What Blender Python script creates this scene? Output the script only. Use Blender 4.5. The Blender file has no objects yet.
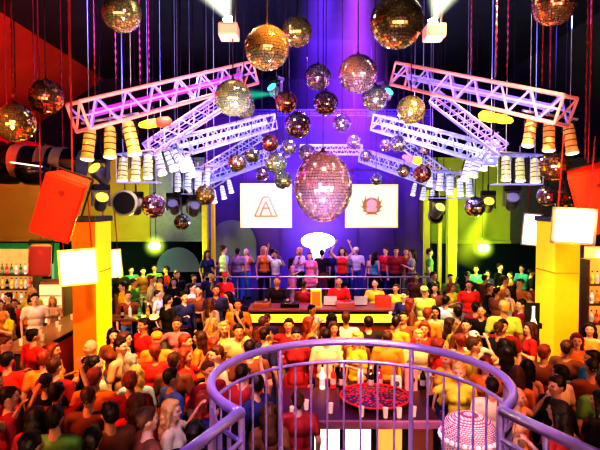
import bpy, bmesh, math, random
from mathutils import Vector, Matrix
R = random.Random(7)
S = bpy.context.scene
COL = S.collection
C = 3.7
F = 520.0
PITCH = math.atan(20.0/520.0)
CP, SP = math.cos(PITCH), math.sin(PITCH)

def at(px, py, Y):
    u = (px-300)/F; v = -(py-225)/F
    dy = CP + SP*v; dz = -SP + CP*v
    return Vector((u*Y/dy, Y, C + dz*Y/dy))

# ------------------------------------------------------------------ materials
MC = {}
def mat(name, col, rough=.6, metal=0., em=None, es=0., noise=0., nscale=8., alpha=None):
    if name in MC: return MC[name]
    m = bpy.data.materials.new(name); m.use_nodes = True
    nt = m.node_tree; b = nt.nodes['Principled BSDF']
    b.inputs['Base Color'].default_value = (*col, 1)
    b.inputs['Roughness'].default_value = rough
    b.inputs['Metallic'].default_value = metal
    if em is not None:
        b.inputs['Emission Color'].default_value = (*em, 1)
        b.inputs['Emission Strength'].default_value = es
    if noise > 0:
        tc = nt.nodes.new('ShaderNodeTexCoord'); n = nt.nodes.new('ShaderNodeTexNoise')
        n.inputs['Scale'].default_value = nscale; n.inputs['Detail'].default_value = 4
        r = nt.nodes.new('ShaderNodeMix'); r.data_type = 'RGBA'
        r.inputs[6].default_value = (*[max(0, c*(1-noise)) for c in col], 1)
        r.inputs[7].default_value = (*[min(1, c*(1+noise)) for c in col], 1)
        nt.links.new(tc.outputs['Object'], n.inputs['Vector'])
        nt.links.new(n.outputs['Fac'], r.inputs[0])
        nt.links.new(r.outputs[2], b.inputs['Base Color'])
    MC[name] = m
    return m
def emis(name, col, st): return mat(name, (0.02, .02, .02), .6, 0, col, st)

# ------------------------------------------------------------------ mesh helpers
def link(name, me, m=None, parent=None, smooth=False):
    o = bpy.data.objects.new(name, me); COL.objects.link(o)
    if m is not None:
        if isinstance(m, (list, tuple)):
            for x in m: me.materials.append(x)
        else: me.materials.append(m)
    if parent is not None: o.parent = parent
    if smooth:
        for p in me.polygons: p.use_smooth = True
    return o
def obj(name, bm, m=None, parent=None, smooth=False):
    me = bpy.data.meshes.new(name); bm.normal_update(); bm.to_mesh(me); bm.free()
    return link(name, me, m, parent, smooth)
def tag(o, label=None, cat=None, group=None, kind=None):
    if label: o['label'] = label
    if cat: o['category'] = cat
    if group: o['group'] = group
    if kind: o['kind'] = kind
    return o
def thing(name, label, cat, loc=(0, 0, 0), rz=0, group=None, rot=None):
    o = bpy.data.objects.new(name, None); COL.objects.link(o)
    o.location = loc; o.rotation_euler = rot if rot else (0, 0, rz); o.empty_display_size = .1
    return tag(o, label, cat, group)
def copy_tree(o, parent=None):
    c = o.copy(); COL.objects.link(c); c.parent = parent
    for ch in list(o.children): copy_tree(ch, c)
    return c

def box(bm, cx, cy, cz, sx, sy, sz, M=None, bev=0.):
    r = bmesh.ops.create_cube(bm, size=1)
    T = Matrix.Translation((cx, cy, cz)) @ Matrix.Diagonal((sx, sy, sz, 1))
    if M is not None: T = M @ T
    bmesh.ops.transform(bm, matrix=T, verts=r['verts'])
    if bev > 0:
        es = list({e for v in r['verts'] for e in v.link_edges})
        bmesh.ops.bevel(bm, geom=es, offset=bev, segments=2, affect='EDGES', profile=.5)
def rotm(d):
    d = Vector(d).normalized()
    return d.to_track_quat('Z', 'Y').to_matrix().to_4x4()
def tube(bm, a, b, r, r2=None, seg=10, caps=True):
    a = Vector(a); b = Vector(b); L = (b-a).length
    if L < 1e-5: return
    rr = bmesh.ops.create_cone(bm, cap_ends=caps, segments=seg, radius1=r, radius2=r if r2 is None else r2, depth=L)
    bmesh.ops.transform(bm, matrix=Matrix.Translation((a+b)/2) @ rotm(b-a), verts=rr['verts'])
def ball(bm, c, r, seg=16, rings=10, M=None):
    if not hasattr(r, '__len__'): r = (r, r, r)
    rr = bmesh.ops.create_uvsphere(bm, u_segments=seg, v_segments=rings, radius=1)
    T = Matrix.Translation(c) @ (M if M is not None else Matrix.Identity(4)) @ Matrix.Diagonal((*r, 1))
    bmesh.ops.transform(bm, matrix=T, verts=rr['verts'])
def lathe(bm, prof, seg=20, M=None):
    rings = []
    for (r, z) in prof:
        rings.append([bm.verts.new((r*math.cos(2*math.pi*k/seg), r*math.sin(2*math.pi*k/seg), z)) for k in range(seg)])
    nv = [v for g in rings for v in g]
    for a, b in zip(rings, rings[1:]):
        for k in range(seg):
            bm.faces.new((a[k], a[(k+1) % seg], b[(k+1) % seg], b[k]))
    bm.faces.new(rings[0][::-1]); bm.faces.new(rings[-1])
    if M is not None: bmesh.ops.transform(bm, matrix=M, verts=nv)
def sweep(bm, pts, r, seg=10):
    pts = [Vector(p) for p in pts]; rings = []
    for i, p in enumerate(pts):
        d = (pts[min(i+1, len(pts)-1)] - pts[max(i-1, 0)]).normalized()
        s = d.cross(Vector((0, 0, 1)))
        if s.length < 1e-3: s = Vector((1, 0, 0))
        s.normalize(); t = s.cross(d)
        rings.append([bm.verts.new(p + r*(math.cos(2*math.pi*k/seg)*s + math.sin(2*math.pi*k/seg)*t)) for k in range(seg)])
    for a, b in zip(rings, rings[1:]):
        for k in range(seg): bm.faces.new((a[k], a[(k+1) % seg], b[(k+1) % seg], b[k]))
    bm.faces.new(rings[0]); bm.faces.new(rings[-1][::-1])
    bmesh.ops.recalc_face_normals(bm, faces=bm.faces[:])
def poly(bm, pts, d):          # prism: outline points extruded by vector d
    a = [bm.verts.new(p) for p in pts]; b = [bm.verts.new(Vector(p)+Vector(d)) for p in pts]
    bm.faces.new(a); bm.faces.new(b[::-1]); n = len(a)
    for i in range(n): bm.faces.new((a[i], b[i], b[(i+1) % n], a[(i+1) % n]))
    bmesh.ops.recalc_face_normals(bm, faces=bm.faces[:])
NB = bmesh.new

# ------------------------------------------------------------------ palette
black = mat('matt_black', (.012, .012, .015), .6)
blackgloss = mat('gloss_black', (.015, .015, .02), .25)
dark = mat('dark_paint', (.03, .03, .04), .7, noise=.4)
steel = mat('painted_steel', (.72, .7, .8), .35, .6)
chrome = mat('chrome', (.8, .8, .82), .12, 1.)
chainm = mat('chain_red', (.35, .04, .04), .45, .5)
ROD = mat('rod_dark', (.03, .015, .03), .7)
white_glow = emis('screen_white', (1, .98, .95), 1.5)

# ------------------------------------------------------------------ room
def struct(name, bm, m, **k):
    o = obj(name, bm, m, **k); tag(o, kind='structure'); return o
bm = NB(); box(bm, 0, 7, -.05, 26, 29, .1); struct('floor', bm, mat('floor_dark', (.05, .03, .03), .35, noise=.5, nscale=3))
bm = NB()
prof = [(-13, 5.5), (-8, 8.85), (8, 8.85), (13, 5.5), (13, 5.7), (8, 9.05), (-8, 9.05), (-13, 5.7)]
poly(bm, [(x, -7.5, z) for x, z in prof], (0, 29, 0))
ce = struct('ceiling', bm, [mat('ceiling_dark', (.04, .04, .09), .7, noise=.3, nscale=2), mat('ceiling_slope_red_wash', (.45, .07, .05), .7, noise=.35, nscale=.8), mat('ceiling_slope_slate', (.07, .07, .10), .7, noise=.35, nscale=.8)])  # red wash of light on the left slope is put into its colour
for p in ce.data.polygons:
    if abs(p.normal.x) > .3 and abs(p.center.x) > 8: p.material_index = 1 if p.center.x < 0 else 2
wallm = mat('wall_dark', (.06, .06, .09), .8, noise=.3, nscale=2)
bm = NB(); box(bm, -13.05, 7, 2.75, .1, 29, 5.6); struct('wall_left', bm, mat('wall_olive', (.10, .11, .05), .8, noise=.3))
bm = NB(); box(bm, 13.05, 7, 2.75, .1, 29, 5.6); struct('wall_right', bm, mat('wall_brown', (.10, .06, .04), .8, noise=.3))
bm = NB(); box(bm, 0, 21.5, 4.5, 26, .1, 9.1); struct('wall_back', bm, mat('wall_deep_navy', (.02, .025, .05), .8, noise=.35, nscale=1.5))
bm = NB(); box(bm, 0, -7.5, 4.5, 26, .1, 9.1); struct('wall_front', bm, mat('wall_plum', (.10, .05, .09), .8, noise=.3))
bm = NB(); box(bm, 0, -7.4, 2.1, 25.8, .08, 4.2); struct('wall_front_reflect_band', bm, mat('wall_cream', (.9, .78, .6), .7, noise=.2))  # unseen pale band added as a bright reflection for the mirror balls

# mezzanine fascias at Y=17
def fascia(px0, px1, ptop, pbot, Y, m, name, depth=3.5):
    a = at(px0, ptop, Y); b = at(px1, pbot, Y)
    bm = NB(); box(bm, (a.x+b.x)/2, Y+depth/2, (a.z+b.z)/2, b.x-a.x, depth, a.z-b.z)
    lipz = b.z+.03
    box(bm, (a.x+b.x)/2, Y-.04, lipz, b.x-a.x, .1, .09)
    box(bm, (a.x+b.x)/2, Y-.04, a.z-.03, b.x-a.x, .1, .09)
    return struct(name, bm, m)
fascia(-90, 150, 158, 241, 17, mat('fascia_olive', (.30, .30, .06), .7, noise=.25, nscale=1.2), 'wall_mezzanine_left')
fascia(150, 205, 158, 241, 17.05, mat('fascia_blue', (.20, .25, .36), .7, noise=.2), 'wall_mezzanine_centre_left', 3.4)
fascia(431, 510, 158, 243, 17, mat('fascia_green_lit', (.26, .30, .05), .7, noise=.3, nscale=1.2), 'wall_mezzanine_right')  # green of the floodlit stretch is put into the wall colour
fascia(510, 690, 158, 243, 17.05, mat('fascia_slate', (.06, .07, .08), .7, noise=.3), 'wall_mezzanine_far_right', 3.4)
# purple stage wall
bm = NB(); a = at(205, 60, 18.6); b = at(431, 300, 18.6)
box(bm, (a.x+b.x)/2, 18.7, 3.85, b.x-a.x, .15, 6.3)
for k in range(7):
    x = a.x + (b.x-a.x)*k/6
    box(bm, x, 18.6, 3.85, .05, .06, 6.2)
for z in (5.0, 6.9): box(bm, 0.3, 18.6, z, b.x-a.x, .06, .06)
struct('wall_stage', bm, mat('stage_wall', (.13, .05, .32), .5, noise=.35, nscale=1.0))
# grey arch shape on the stage wall
def arch(px, pyb, w, h, Y, m, name, t=.06):
    p = at(px, pyb, Y); pts = [(p.x-w/2, Y, p.z), (p.x+w/2, Y, p.z)]
    hh = h-w/2 if h > w/2 else 0.0; ry = min(h, w/2)
    for k in range(13):
        q = math.pi*k/12; pts.append((p.x+w/2*math.cos(q), Y, p.z+hh+ry*math.sin(q)))
    bm = NB(); poly(bm, pts, (0, t, 0)); return struct(name, bm, m)
arch(178, 272, 1.75, 1.0, 20.9, mat('arch_grey', (.22, .26, .34), .6, em=(.3, .35, .45), es=.12), 'trim_1')
arch(232, 262, 1.75, 1.5, 18.5, mat('arch_grey2', (.25, .27, .33), .6), 'trim_2')
for i, px in enumerate((-14, 12, 42)):
    arch(px, 285, .95, 1.35, 20.8, mat('arch_edge', (.4, .55, .45), .5, em=(.4, .7, .5), es=.25), 'trim_%d' % (3+i))
    arch(px, 285, .72, 1.2, 20.7, black, 'trim_%d' % (13+i))
# green lit back panel
bm = NB(); a = at(-60, 243, 21.2); b = at(60, 300, 21.2); box(bm, (a.x+b.x)/2, 21.2, (a.z+b.z)/2, b.x-a.x, .1, a.z-b.z)
struct('wall_panel_back', bm, mat('wall_green', (.15, .5, .22), .7, em=(.1, .4, .16), es=.12, noise=.3))

# stage platform
bm = NB(); box(bm, .65, 16.85, .35, 8.9, 3.2, .7, bev=.02); tag(obj('stage_platform', bm, dark), 'dark raised stage floor under the row of dancers', 'stage')

# yellow pillars flanking the stage
def pillar(name, px, w, pyt, pyb, Y, m, label):
    a = at(px, pyt, Y); W = w/F*Y
    z0 = .7; bm = NB(); box(bm, a.x, Y, (a.z+z0)/2, W, W, a.z-z0, bev=W*.12)
    box(bm, a.x, Y, a.z-.06, W*1.2, W*1.2, .12, bev=.02); box(bm, a.x, Y, z0+.08, W*1.25, W*1.25, .16, bev=.02)
    return tag(obj(name, bm, m), label, 'pillar')
ye = mat('pillar_lime', (.75, .85, .08), .5, em=(.6, .7, .03), es=.10)
yd = mat('pillar_ochre', (.6, .45, .1), .6, noise=.2)
pillar('slim_pillar', 427, 6, 190, 285, 16.2, ye, 'bright lime slim pillar beside the stage edge')
pillar('slim_pillar', 440, 4, 196, 285, 16.6, yd, 'thin ochre pillar between two lime pillars')
pillar('slim_pillar', 452, 9, 188, 285, 15.8, ye, 'broad lime pillar nearer the green floodlit recess')
pillar('slim_pillar', 205, 6, 188, 290, 16.2, yd, 'ochre pillar beside the grey arch and stage')
pillar('slim_pillar', 213, 4, 190, 290, 16.5, mat('pillar_gold', (.8, .6, .1), .5, em=(.7, .5, .05), es=.15), 'thin gold pillar against the violet stage wall')

# main columns
def column(px0, px1, pside, ptop, Y, depth, mf, ms, label, side):
    a = at(px0, ptop, Y); b = at(px1, ptop, Y)
    x0, x1 = min(a.x, b.x), max(a.x, b.x)
    t = thing('square_column', label, 'column', ((x0+x1)/2, Y+depth/2, 0))
    w = x1-x0
    bm = NB(); box(bm, 0, 0, a.z/2, w, depth, a.z, bev=.012); o = obj('shaft', bm, [mf, ms], t)
    for p in o.data.polygons:
        if abs(p.normal.x) > .7: p.material_index = 1
    bm = NB(); box(bm, 0, 0, a.z+.05, w+.06, depth+.06, .1, bev=.01); obj('capital', bm, blackgloss, t)
    bm = NB(); box(bm, 0, 0, .1, w+.05, depth+.05, .2, bev=.01); obj('plinth', bm, black, t)
    bm = NB(); box(bm, 0, 0, 2.45, w+.012, depth+.012, .015); obj('joint_band', bm, mat('band', (.5, .35, .05), .5), t)
    return t
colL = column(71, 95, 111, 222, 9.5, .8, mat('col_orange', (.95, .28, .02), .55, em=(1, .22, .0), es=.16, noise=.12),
       mat('col_side_lit_yellow', (1, .8, .03), .5, em=(1, .72, .0), es=.38), 'orange square column with bright yellow inner side', 1)  # yellow and emission paint stage light on the inner side
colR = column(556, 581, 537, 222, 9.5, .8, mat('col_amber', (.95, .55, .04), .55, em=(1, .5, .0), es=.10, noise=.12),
       mat('col_side_lit_gold', (1, .75, .05), .5, em=(1, .7, .02), es=.28), 'gold square column with a white bottle sign beside it', -1)  # brighter side copy stands in for stage light here too

# ------------------------------------------------------------------ screens
def screen(px0, px1, py0, py1, Y, label, frame_m, glow=None, rot=(0, 0, 0), skew=0, name='projection_screen', fr=.05, logo=None):
    a = at(px0, py0, Y); b = at(px1, py1, Y); w = b.x-a.x; h = a.z-b.z
    t = thing(name, label, 'screen', ((a.x+b.x)/2, Y, (a.z+b.z)/2), rot=rot)
    bm = NB(); box(bm, 0, 0, 0, w-fr, .04, h-fr); obj('display', bm, glow or white_glow, t)
    bm = NB()
    for s in (-1, 1):
        box(bm, s*(w/2), 0, 0, fr, .09, h+fr); box(bm, 0, 0, s*(h/2), w+fr, .09, fr)
    obj('frame', bm, frame_m, t)
    bm = NB(); box(bm, 0, .12, 0, w*.8, .16, h*.7, bev=.02); obj('housing', bm, black, t)
    for s in (-1, 1):
        bm = NB(); tube(bm, (s*w*.38, .06, h/2), (s*w*.38, .06, h/2+1.0), .012); obj('hanger', bm, chainm, t)
    return t, w, h
yfr = mat('frame_yellow', (.85, .8, .25), .5, em=(.8, .7, .1), es=.3)
cream = emis('screen_cream', (1, .92, .76), .50)
t, w, h = screen(241, 291, 184, 227, 17.6, 'cream screen showing a pale yellow triangular emblem', yfr, cream)
gl = mat('emblem_gold', (.35, .22, .03), .6, em=(.8, .5, .05), es=.12)
bm = NB()
y0 = -.03
for (p, q) in (((-.42, -.40), (-.10, .32)), ((.42, -.40), (.10, .32)), ((-.10, .32), (.10, .32)), ((-.42, -.40), (.42, -.40)), ((-.22, -.38), (0, .15)), ((.22, -.38), (0, .15)), ((-.15, -.1), (.15, -.1))):
    tube(bm, (p[0]*.9, y0, p[1]*.9), (q[0]*.9, y0, q[1]*.9), .028, seg=6)
obj('emblem', bm, gl, t)
t, w, h = screen(346, 397, 185, 227, 17.6, 'cream screen showing a round shield emblem', yfr, cream)
bm = NB(); tube(bm, (0, -.025, .02), (0, -.04, .02), .27, seg=24)
obj('emblem', bm, mat('emblem_brown', (.45, .25, .1), .6, em=(.6, .3, .12), es=.15), t)
bm = NB(); tube(bm, (0, -.04, .06), (0, -.055, .06), .17, seg=20); box(bm, 0, -.04, -.12, .34, .02, .14)
obj('emblem_centre', bm, mat('emblem_red', (.8, .5, .35), .6, em=(.9, .5, .3), es=.2), t)
bm = NB()
for s in (-1, 1):
    pr = []
    for k in range(5):
        q = math.radians(20+k*28); pr.append((s*.29*math.sin(q), -.04, .02-.29*math.cos(q))); tube(bm, pr[-1], (s*.38*math.sin(q+.25), -.04, .02-.38*math.cos(q+.25)), .03, .008, seg=6)
    for a_, b_ in zip([(0, -.04, -.27)]+pr, pr): tube(bm, a_, b_, .02, seg=6)
obj('emblem_wreath', bm, gl, t)
screen(61, 96, 250, 284, 8.9, 'white glowing screen hung before the orange column', yfr, rot=(0, math.radians(-3), math.radians(18)), fr=.035)
screen(106, 121, 250, 277, 11.5, 'small white screen showing behind the yellow column side', yfr, rot=(0, math.radians(-4), math.radians(30)), fr=.03)
gfr = mat('frame_grey', (.5, .5, .45), .5)
screen(555, 592, 209, 243, 7.1, 'white glowing screen hung before the gold column', gfr, rot=(0, math.radians(3), math.radians(-14)), fr=.035)
screen(524, 540, 214, 245, 11.0, 'narrow white screen half hidden by the gold column', gfr, rot=(0, math.radians(4), math.radians(-30)), fr=.03)

# ------------------------------------------------------------------ speakers
def speaker(px, py, Y, w, d, h, rot, m, label, name='hanging_speaker', arm=1.2, mg=None):
    p = at(px, py, Y)
    t = thing(name, label, 'speaker', p, rot=rot)
    bm = NB()
    pts = [(-w/2, -d/2, -h/2), (w/2, -d/2, -h/2), (w*.36, d/2, -h/2), (-w*.36, d/2, -h/2)]
    poly(bm, pts, (0, 0, h)); bmesh.ops.bevel(bm, geom=bm.edges[:], offset=.012, segments=2, affect='EDGES')
    obj('cabinet', bm, m, t)
    bm = NB(); box(bm, 0, -d/2-.01, 0, w*.93, .025, h*.95, bev=.008); g = obj('grille', bm, mg or m, t)
    bm = NB()
    tube(bm, (0, -d/2-.02, h*.27), (0, -d/2-.03, h*.27), .035)
    obj('badge', bm, mat('badge_dark', (.25, .02, .01), .4), t)
    bm = NB()
    for s in (-1, 1): tube(bm, (s*w*.52, 0, -.05), (s*w*.52, 0, h/2+.06), .012)
    tube(bm, (-w*.52, 0, h/2+.06), (w*.52, 0, h/2+.06), .014)
    obj('yoke', bm, black, t)
    bm = NB(); upv = (t.rotation_euler.to_matrix().inverted() @ Vector((0, 0, 1))); hp = Vector((0, 0, h/2+.06)); tube(bm, hp, hp+upv*(8.7-p.z), .012)
    obj('hanging_rod', bm, chainm, t)
    return t
red = mat('speaker_red', (.95, .06, .02), .5, em=(1, .04, .0), es=.12, noise=.12)  # faint emission puts red light onto cabinet and grille
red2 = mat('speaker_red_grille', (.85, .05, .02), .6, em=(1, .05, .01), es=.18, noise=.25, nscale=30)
speaker(62, 206, 6.6, .50, .36, .80, (math.radians(12), math.radians(20), math.radians(10)), red, 'large bright red speaker tilted above the orange column screen', mg=red2)
speaker(597, 198, 8.0, .74, .5, .98, (math.radians(14), math.radians(-17), math.radians(-18)), red, 'large red speaker tilted over the gold column screen', mg=red2)
speaker(41, 260, 7.6, .30, .34, .45, (0, math.radians(3), math.radians(22)), mat('speaker_brown', (.45, .32, .2), .6), 'small maroon fronted speaker hung below the large red speaker', mg=mat('speaker_maroon', (.20, .02, .02), .6), arm=2.0)

# ------------------------------------------------------------------ duct & round drum fixtures
def ducts():
    a = at(-25, 158, 9.0); b = at(82, 165, 9.0)
    t = thing('ventilation_duct', 'black round duct with tan bands above the red speaker', 'duct')
    bm = NB(); tube(bm, a, b, .27, seg=24); obj('duct_body', bm, blackgloss, t)
    for f in (.42, .66, .80):
        c = a.lerp(b, f); d = (b-a).normalized()*.09
        bm = NB(); tube(bm, c-d, c+d, .285, seg=24); obj('band', bm, mat('tan_band', (.30, .24, .12), .5), t)
    a = at(-25, 132, 10.5); b = at(90, 158, 10.5)
    t = thing('ventilation_duct', 'thin dark red pipe sloping above the banded duct', 'duct')
    bm = NB(); tube(bm, a, b, .07, seg=14); obj('pipe', bm, mat('pipe_red', (.45, .04, .04), .4), t)
    for f in (.1, .35, .6, .85):
        bm = NB(); c = a.lerp(b, f); tube(bm, c-(b-a)*.01, c+(b-a)*.01, .09, seg=14); obj('collar', bm, black, t)
    p = at(36, 172, 8.6)
    t = thing('round_speaker_drum', 'black round drum hung under the banded duct', 'speaker', p)
    bm = NB(); lathe(bm, [(.02, -.22), (.16, -.21), (.27, -.14), (.32, 0), (.3, .12), (.1, .16)], 28); obj('drum_shell', bm, blackgloss, t, smooth=True)
    bm = NB(); box(bm, 0, -.33, .10, .5, .03, .025, M=Matrix.Rotation(math.radians(8), 4, 'Y')); obj('light_strip', bm, emis('strip', (1, .9, .7), .8), t)
    bm = NB(); tube(bm, (0, 0, .15), (0, 0, 8.7-t.location.z), .01); obj('bracket', bm, chainm, t)
    p = at(8, 172, 9.4)
    t = thing('round_speaker_drum', 'dark round drum farther along under the duct end', 'speaker', p)
    bm = NB(); lathe(bm, [(.02, -.22), (.16, -.21), (.27, -.14), (.32, 0), (.3, .12), (.1, .16)], 28); obj('drum_shell', bm, black, t, smooth=True)
    bm = NB(); tube(bm, (0, 0, .15), (0, 0, 8.7-t.location.z), .01); obj('bracket', bm, chainm, t)
ducts()

# ------------------------------------------------------------------ chains
def chain(px, pyb, pyt, Y, label, r=.010, name='hanging_chain', grp='chains between the trusses and the ceiling'):
    b = at(px, pyb, Y); zt = 8.84
    if abs(b.x) > 8: zt = 8.84-(abs(b.x)-8)*.67
    bm = NB(); z = b.z; k = 0
    while z < zt-.02:
        z2 = min(z+.085, zt)
        s = (r*1.6, r*.7) if k % 2 else (r*.7, r*1.6)
        ball(bm, (b.x, b.y, (z+z2)/2), (s[0], s[1], .055), 6, 4)
        z = z2-.02; k += 1
        if z2 >= zt: break
    return tag(obj(name, bm, chainm), label, 'chain', grp)
for px, pyb, Y, lab in ((70, 108, 7.6, 'red chain holding the outer tip of the pink truss by the red ball'),
                      (13, 104, 6.9, 'red chain above the gold ball beside the duct'),
                      (63, 160, 9.2, 'dark red chain reaching the duct end by the orange column'),
                      (95, 100, 8.0, 'second red chain along the pink truss from its outer tip'),
                      (116, 92, 8.4, 'third red chain along the pink truss from its outer tip'),
                      (140, 87, 8.7, 'fourth red chain along the pink truss from its outer tip'),
                      (149, 85, 8.9, 'fifth red chain along the pink truss from its outer tip'),
                      (590, 98, 7.5, 'red chain at the outer tip of the pink truss near the gold column'),
                      (550, 88, 7.9, 'second red chain from the gold column end of the pink truss'),
                      (542, 86, 8.1, 'third red chain from the gold column end of the pink truss'),
                      (507, 80, 8.5, 'fourth red chain from the gold column end of the pink truss'),
                      (496, 78, 8.7, 'fifth red chain from the gold column end of the pink truss'),
                      (471, 72, 8.9, 'sixth red chain from the gold column end of the pink truss'),
                      (585, 160, 6.4, 'dark chain above the large red speaker by the gold column')):
    chain(px, pyb, 0, Y, lab)

# ------------------------------------------------------------------ trusses
def truss(a, b, s, mc, ml, label, glow=None, n=None, grp='ceiling lighting trusses'):
    a = Vector(a); b = Vector(b); L = (b-a).length; d = (b-a).normalized()
    t = thing('lighting_truss', label, 'truss', a, group=grp)
    sx = d.cross(Vector((0, 0, 1))).normalized(); sz = sx.cross(d)
    cs = [(-1, -1), (1, -1), (1, 1), (-1, 1)]
    def P(f, c): return d*(L*f) + sx*(c[0]*s/2) + sz*(c[1]*s/2)
    for c in cs:
        bm = NB(); tube(bm, P(0, c), P(1, c), s*.075, seg=8); obj('chord', bm, mc, t)
    n = n or max(5, int(L/(s*.62)))
    bm = NB()
    for i in range(4):
        c0, c1 = cs[i], cs[(i+1) % 4]
        for k in range(n):
            f0, f1 = k/n, (k+1)/n
            if k % 2: c0_, c1_ = c1, c0
            else: c0_, c1_ = c0, c1
            tube(bm, P(f0, c0_), P(f1, c1_), s*.05, seg=6)
    for c in ((0, -1), (0, 1), (-1, 0), (1, 0)): tube(bm, P(0, c), P(1, c), s*.045, seg=6)
    obj('lattice', bm, ml, t)
    for f in (0, 1):
        bm = NB()
        for i in range(4): tube(bm, P(f, cs[i]), P(f, cs[(i+1) % 4]), s*.06, seg=6)
        tube(bm, P(f, cs[0]), P(f, cs[2]), s*.05, seg=6)
        obj('end_frame', bm, mc, t)
    if glow:
        bm = NB(); tube(bm, d*(L*.06), d*(L*.94), s*.14, seg=8); obj('neon_tube', bm, glow, t)
    return t
pinkc = mat('truss_pink', (.85, .36, .34), .35, .3, em=(1, .3, .3), es=.12)  # truss colours and faint emission carry the coloured light on the metal
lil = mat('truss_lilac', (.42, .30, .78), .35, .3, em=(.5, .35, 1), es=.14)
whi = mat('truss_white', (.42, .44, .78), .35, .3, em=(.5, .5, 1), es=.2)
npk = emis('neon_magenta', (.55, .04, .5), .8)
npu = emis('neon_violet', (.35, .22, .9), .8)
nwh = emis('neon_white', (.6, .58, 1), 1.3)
nbl = emis('neon_blue', (.10, .06, .8), .9)
T = {}
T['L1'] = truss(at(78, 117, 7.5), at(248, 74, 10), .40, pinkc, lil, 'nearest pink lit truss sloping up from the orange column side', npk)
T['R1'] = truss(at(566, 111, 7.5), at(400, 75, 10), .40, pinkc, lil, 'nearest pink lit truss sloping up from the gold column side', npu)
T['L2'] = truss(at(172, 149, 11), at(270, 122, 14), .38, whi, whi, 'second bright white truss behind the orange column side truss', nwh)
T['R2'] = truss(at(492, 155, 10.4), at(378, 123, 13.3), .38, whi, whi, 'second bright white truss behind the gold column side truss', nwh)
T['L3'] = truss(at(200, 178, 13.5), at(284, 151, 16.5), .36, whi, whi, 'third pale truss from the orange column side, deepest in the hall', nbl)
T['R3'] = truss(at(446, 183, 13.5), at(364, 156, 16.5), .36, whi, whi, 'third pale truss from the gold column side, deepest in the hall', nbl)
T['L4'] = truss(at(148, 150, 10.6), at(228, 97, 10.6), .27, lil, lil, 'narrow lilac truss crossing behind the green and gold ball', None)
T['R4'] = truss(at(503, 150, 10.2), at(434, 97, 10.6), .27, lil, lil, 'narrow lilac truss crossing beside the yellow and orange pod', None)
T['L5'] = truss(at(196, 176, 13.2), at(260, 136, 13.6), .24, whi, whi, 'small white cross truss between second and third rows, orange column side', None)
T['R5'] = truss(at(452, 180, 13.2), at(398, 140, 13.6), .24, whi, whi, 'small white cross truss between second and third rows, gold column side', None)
T['B'] = truss(at(232, 113, 17.8), at(430, 113, 17.8), .20, mat('truss_dim', (.25, .2, .6), .4, .3), mat('truss_dim2', (.2, .16, .5), .4, .3), 'dim violet truss running level across the stage wall', None)
T['B2'] = truss(at(300, 150, 15), at(362, 150, 15), .26, whi, whi, 'short white truss above the large egg shaped mirror ball', None)
# droppers up to ceiling for inner trusses
k = 0
for key, fr in (('L2', .2), ('L2', .9), ('R2', .2), ('R2', .9), ('L3', .3), ('L3', .9), ('R3', .3), ('R3', .9), ('L4', .5), ('R4', .5), ('L5', .5), ('R5', .5), ('B', .1), ('B', .9), ('B2', .2), ('B2', .8)):
    t = T[key]; nt_ = t.children[0]
    pass
def rod_up(p, label, grp='thin rods carrying the inner trusses', r=.008):
    zt = 8.85 if abs(p.x) < 8 else 8.85-(abs(p.x)-8)*.67
    bm = NB(); tube(bm, p, (p.x, p.y, zt), r, seg=6)
    tag(obj('suspension_rod', bm, ROD), label, 'rod', grp)
for a, b, s, lab in ((at(172, 149, 11), at(270, 122, 14), .19, 'second white truss, orange column side'), (at(492, 155, 10.4), at(378, 123, 13.3), .19, 'second white truss, gold column side'),
                (at(200, 178, 13.5), at(284, 151, 16.5), .18, 'deepest truss, orange column side'), (at(446, 183, 13.5), at(364, 156, 16.5), .18, 'deepest truss, gold column side'),
                (at(148, 150, 10.6), at(228, 97, 10.6), .13, 'lilac truss by the green ball'), (at(503, 150, 10.2), at(434, 97, 10.6), .13, 'lilac truss by the yellow pod'),
                (at(196, 176, 13.2), at(260, 136, 13.6), .12, 'small cross truss, orange column side'), (at(452, 180, 13.2), at(398, 140, 13.6), .12, 'small cross truss, gold column side'),
                (at(232, 113, 17.8), at(430, 113, 17.8), .1, 'level violet truss'), (at(300, 150, 15), at(362, 150, 15), .13, 'short truss above the egg ball')):
    for f, e in ((.15, 'outer'), (.9, 'inner')):
        p = a.lerp(b, f)+Vector((0, 0, s)); rod_up(p, 'thin dark rod up at the %s end of the %s' % (e, lab))

# ------------------------------------------------------------------ PAR cans
def make_par(body, lens):
    t = thing('par_can', 'x', 'stage light')
    bm = NB(); lathe(bm, [(.035, .25), (.075, .22), (.09, .12), (.09, -.20), (.105, -.24), (.105, -.26)], 18)
    obj('can_body', bm, body, t, smooth=False)
    bm = NB()
    for z in (-.15, -.05, .05, .13): lathe(bm, [(.092, z-.008), (.098, z), (.092, z+.008)], 18)
    obj('cooling_ring', bm, mat('ring_dark', (.25, .12, .05), .4, .6), t)
    bm = NB(); tube(bm, (0, 0, -.262), (0, 0, -.27), .09, seg=18); obj('lens', bm, lens, t)
    bm = NB()
    for s in (-1, 1): tube(bm, (s*.115, 0, 0), (s*.115, 0, .3), .009)
    tube(bm, (-.115, 0, .3), (.115, 0, .3), .009); tube(bm, (0, 0, .3), (0, 0, .40), .02)
    obj('yoke', bm, black, t)
    return t
bg_ = mat('par_gold', (.9, .72, .25), .3, .5, em=(1, .6, .1), es=.18)
bo_ = mat('par_orange', (.9, .5, .2), .3, .5, em=(1, .4, .1), es=.18)
by_ = mat('par_yellow', (.9, .9, .4), .3, .4, em=(.95, .9, .3), es=.22)
bw_ = mat('par_white', (.9, .92, 1), .3, .4, em=(.7, .8, 1), es=.25)
ln_ = emis('par_lens', (1, .85, .5), 1.5)
protos = {}
for k, m in (('g', bg_), ('o', bo_), ('y', by_), ('w', bw_)):
    protos[k] = [make_par(m, ln_), False]
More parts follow.
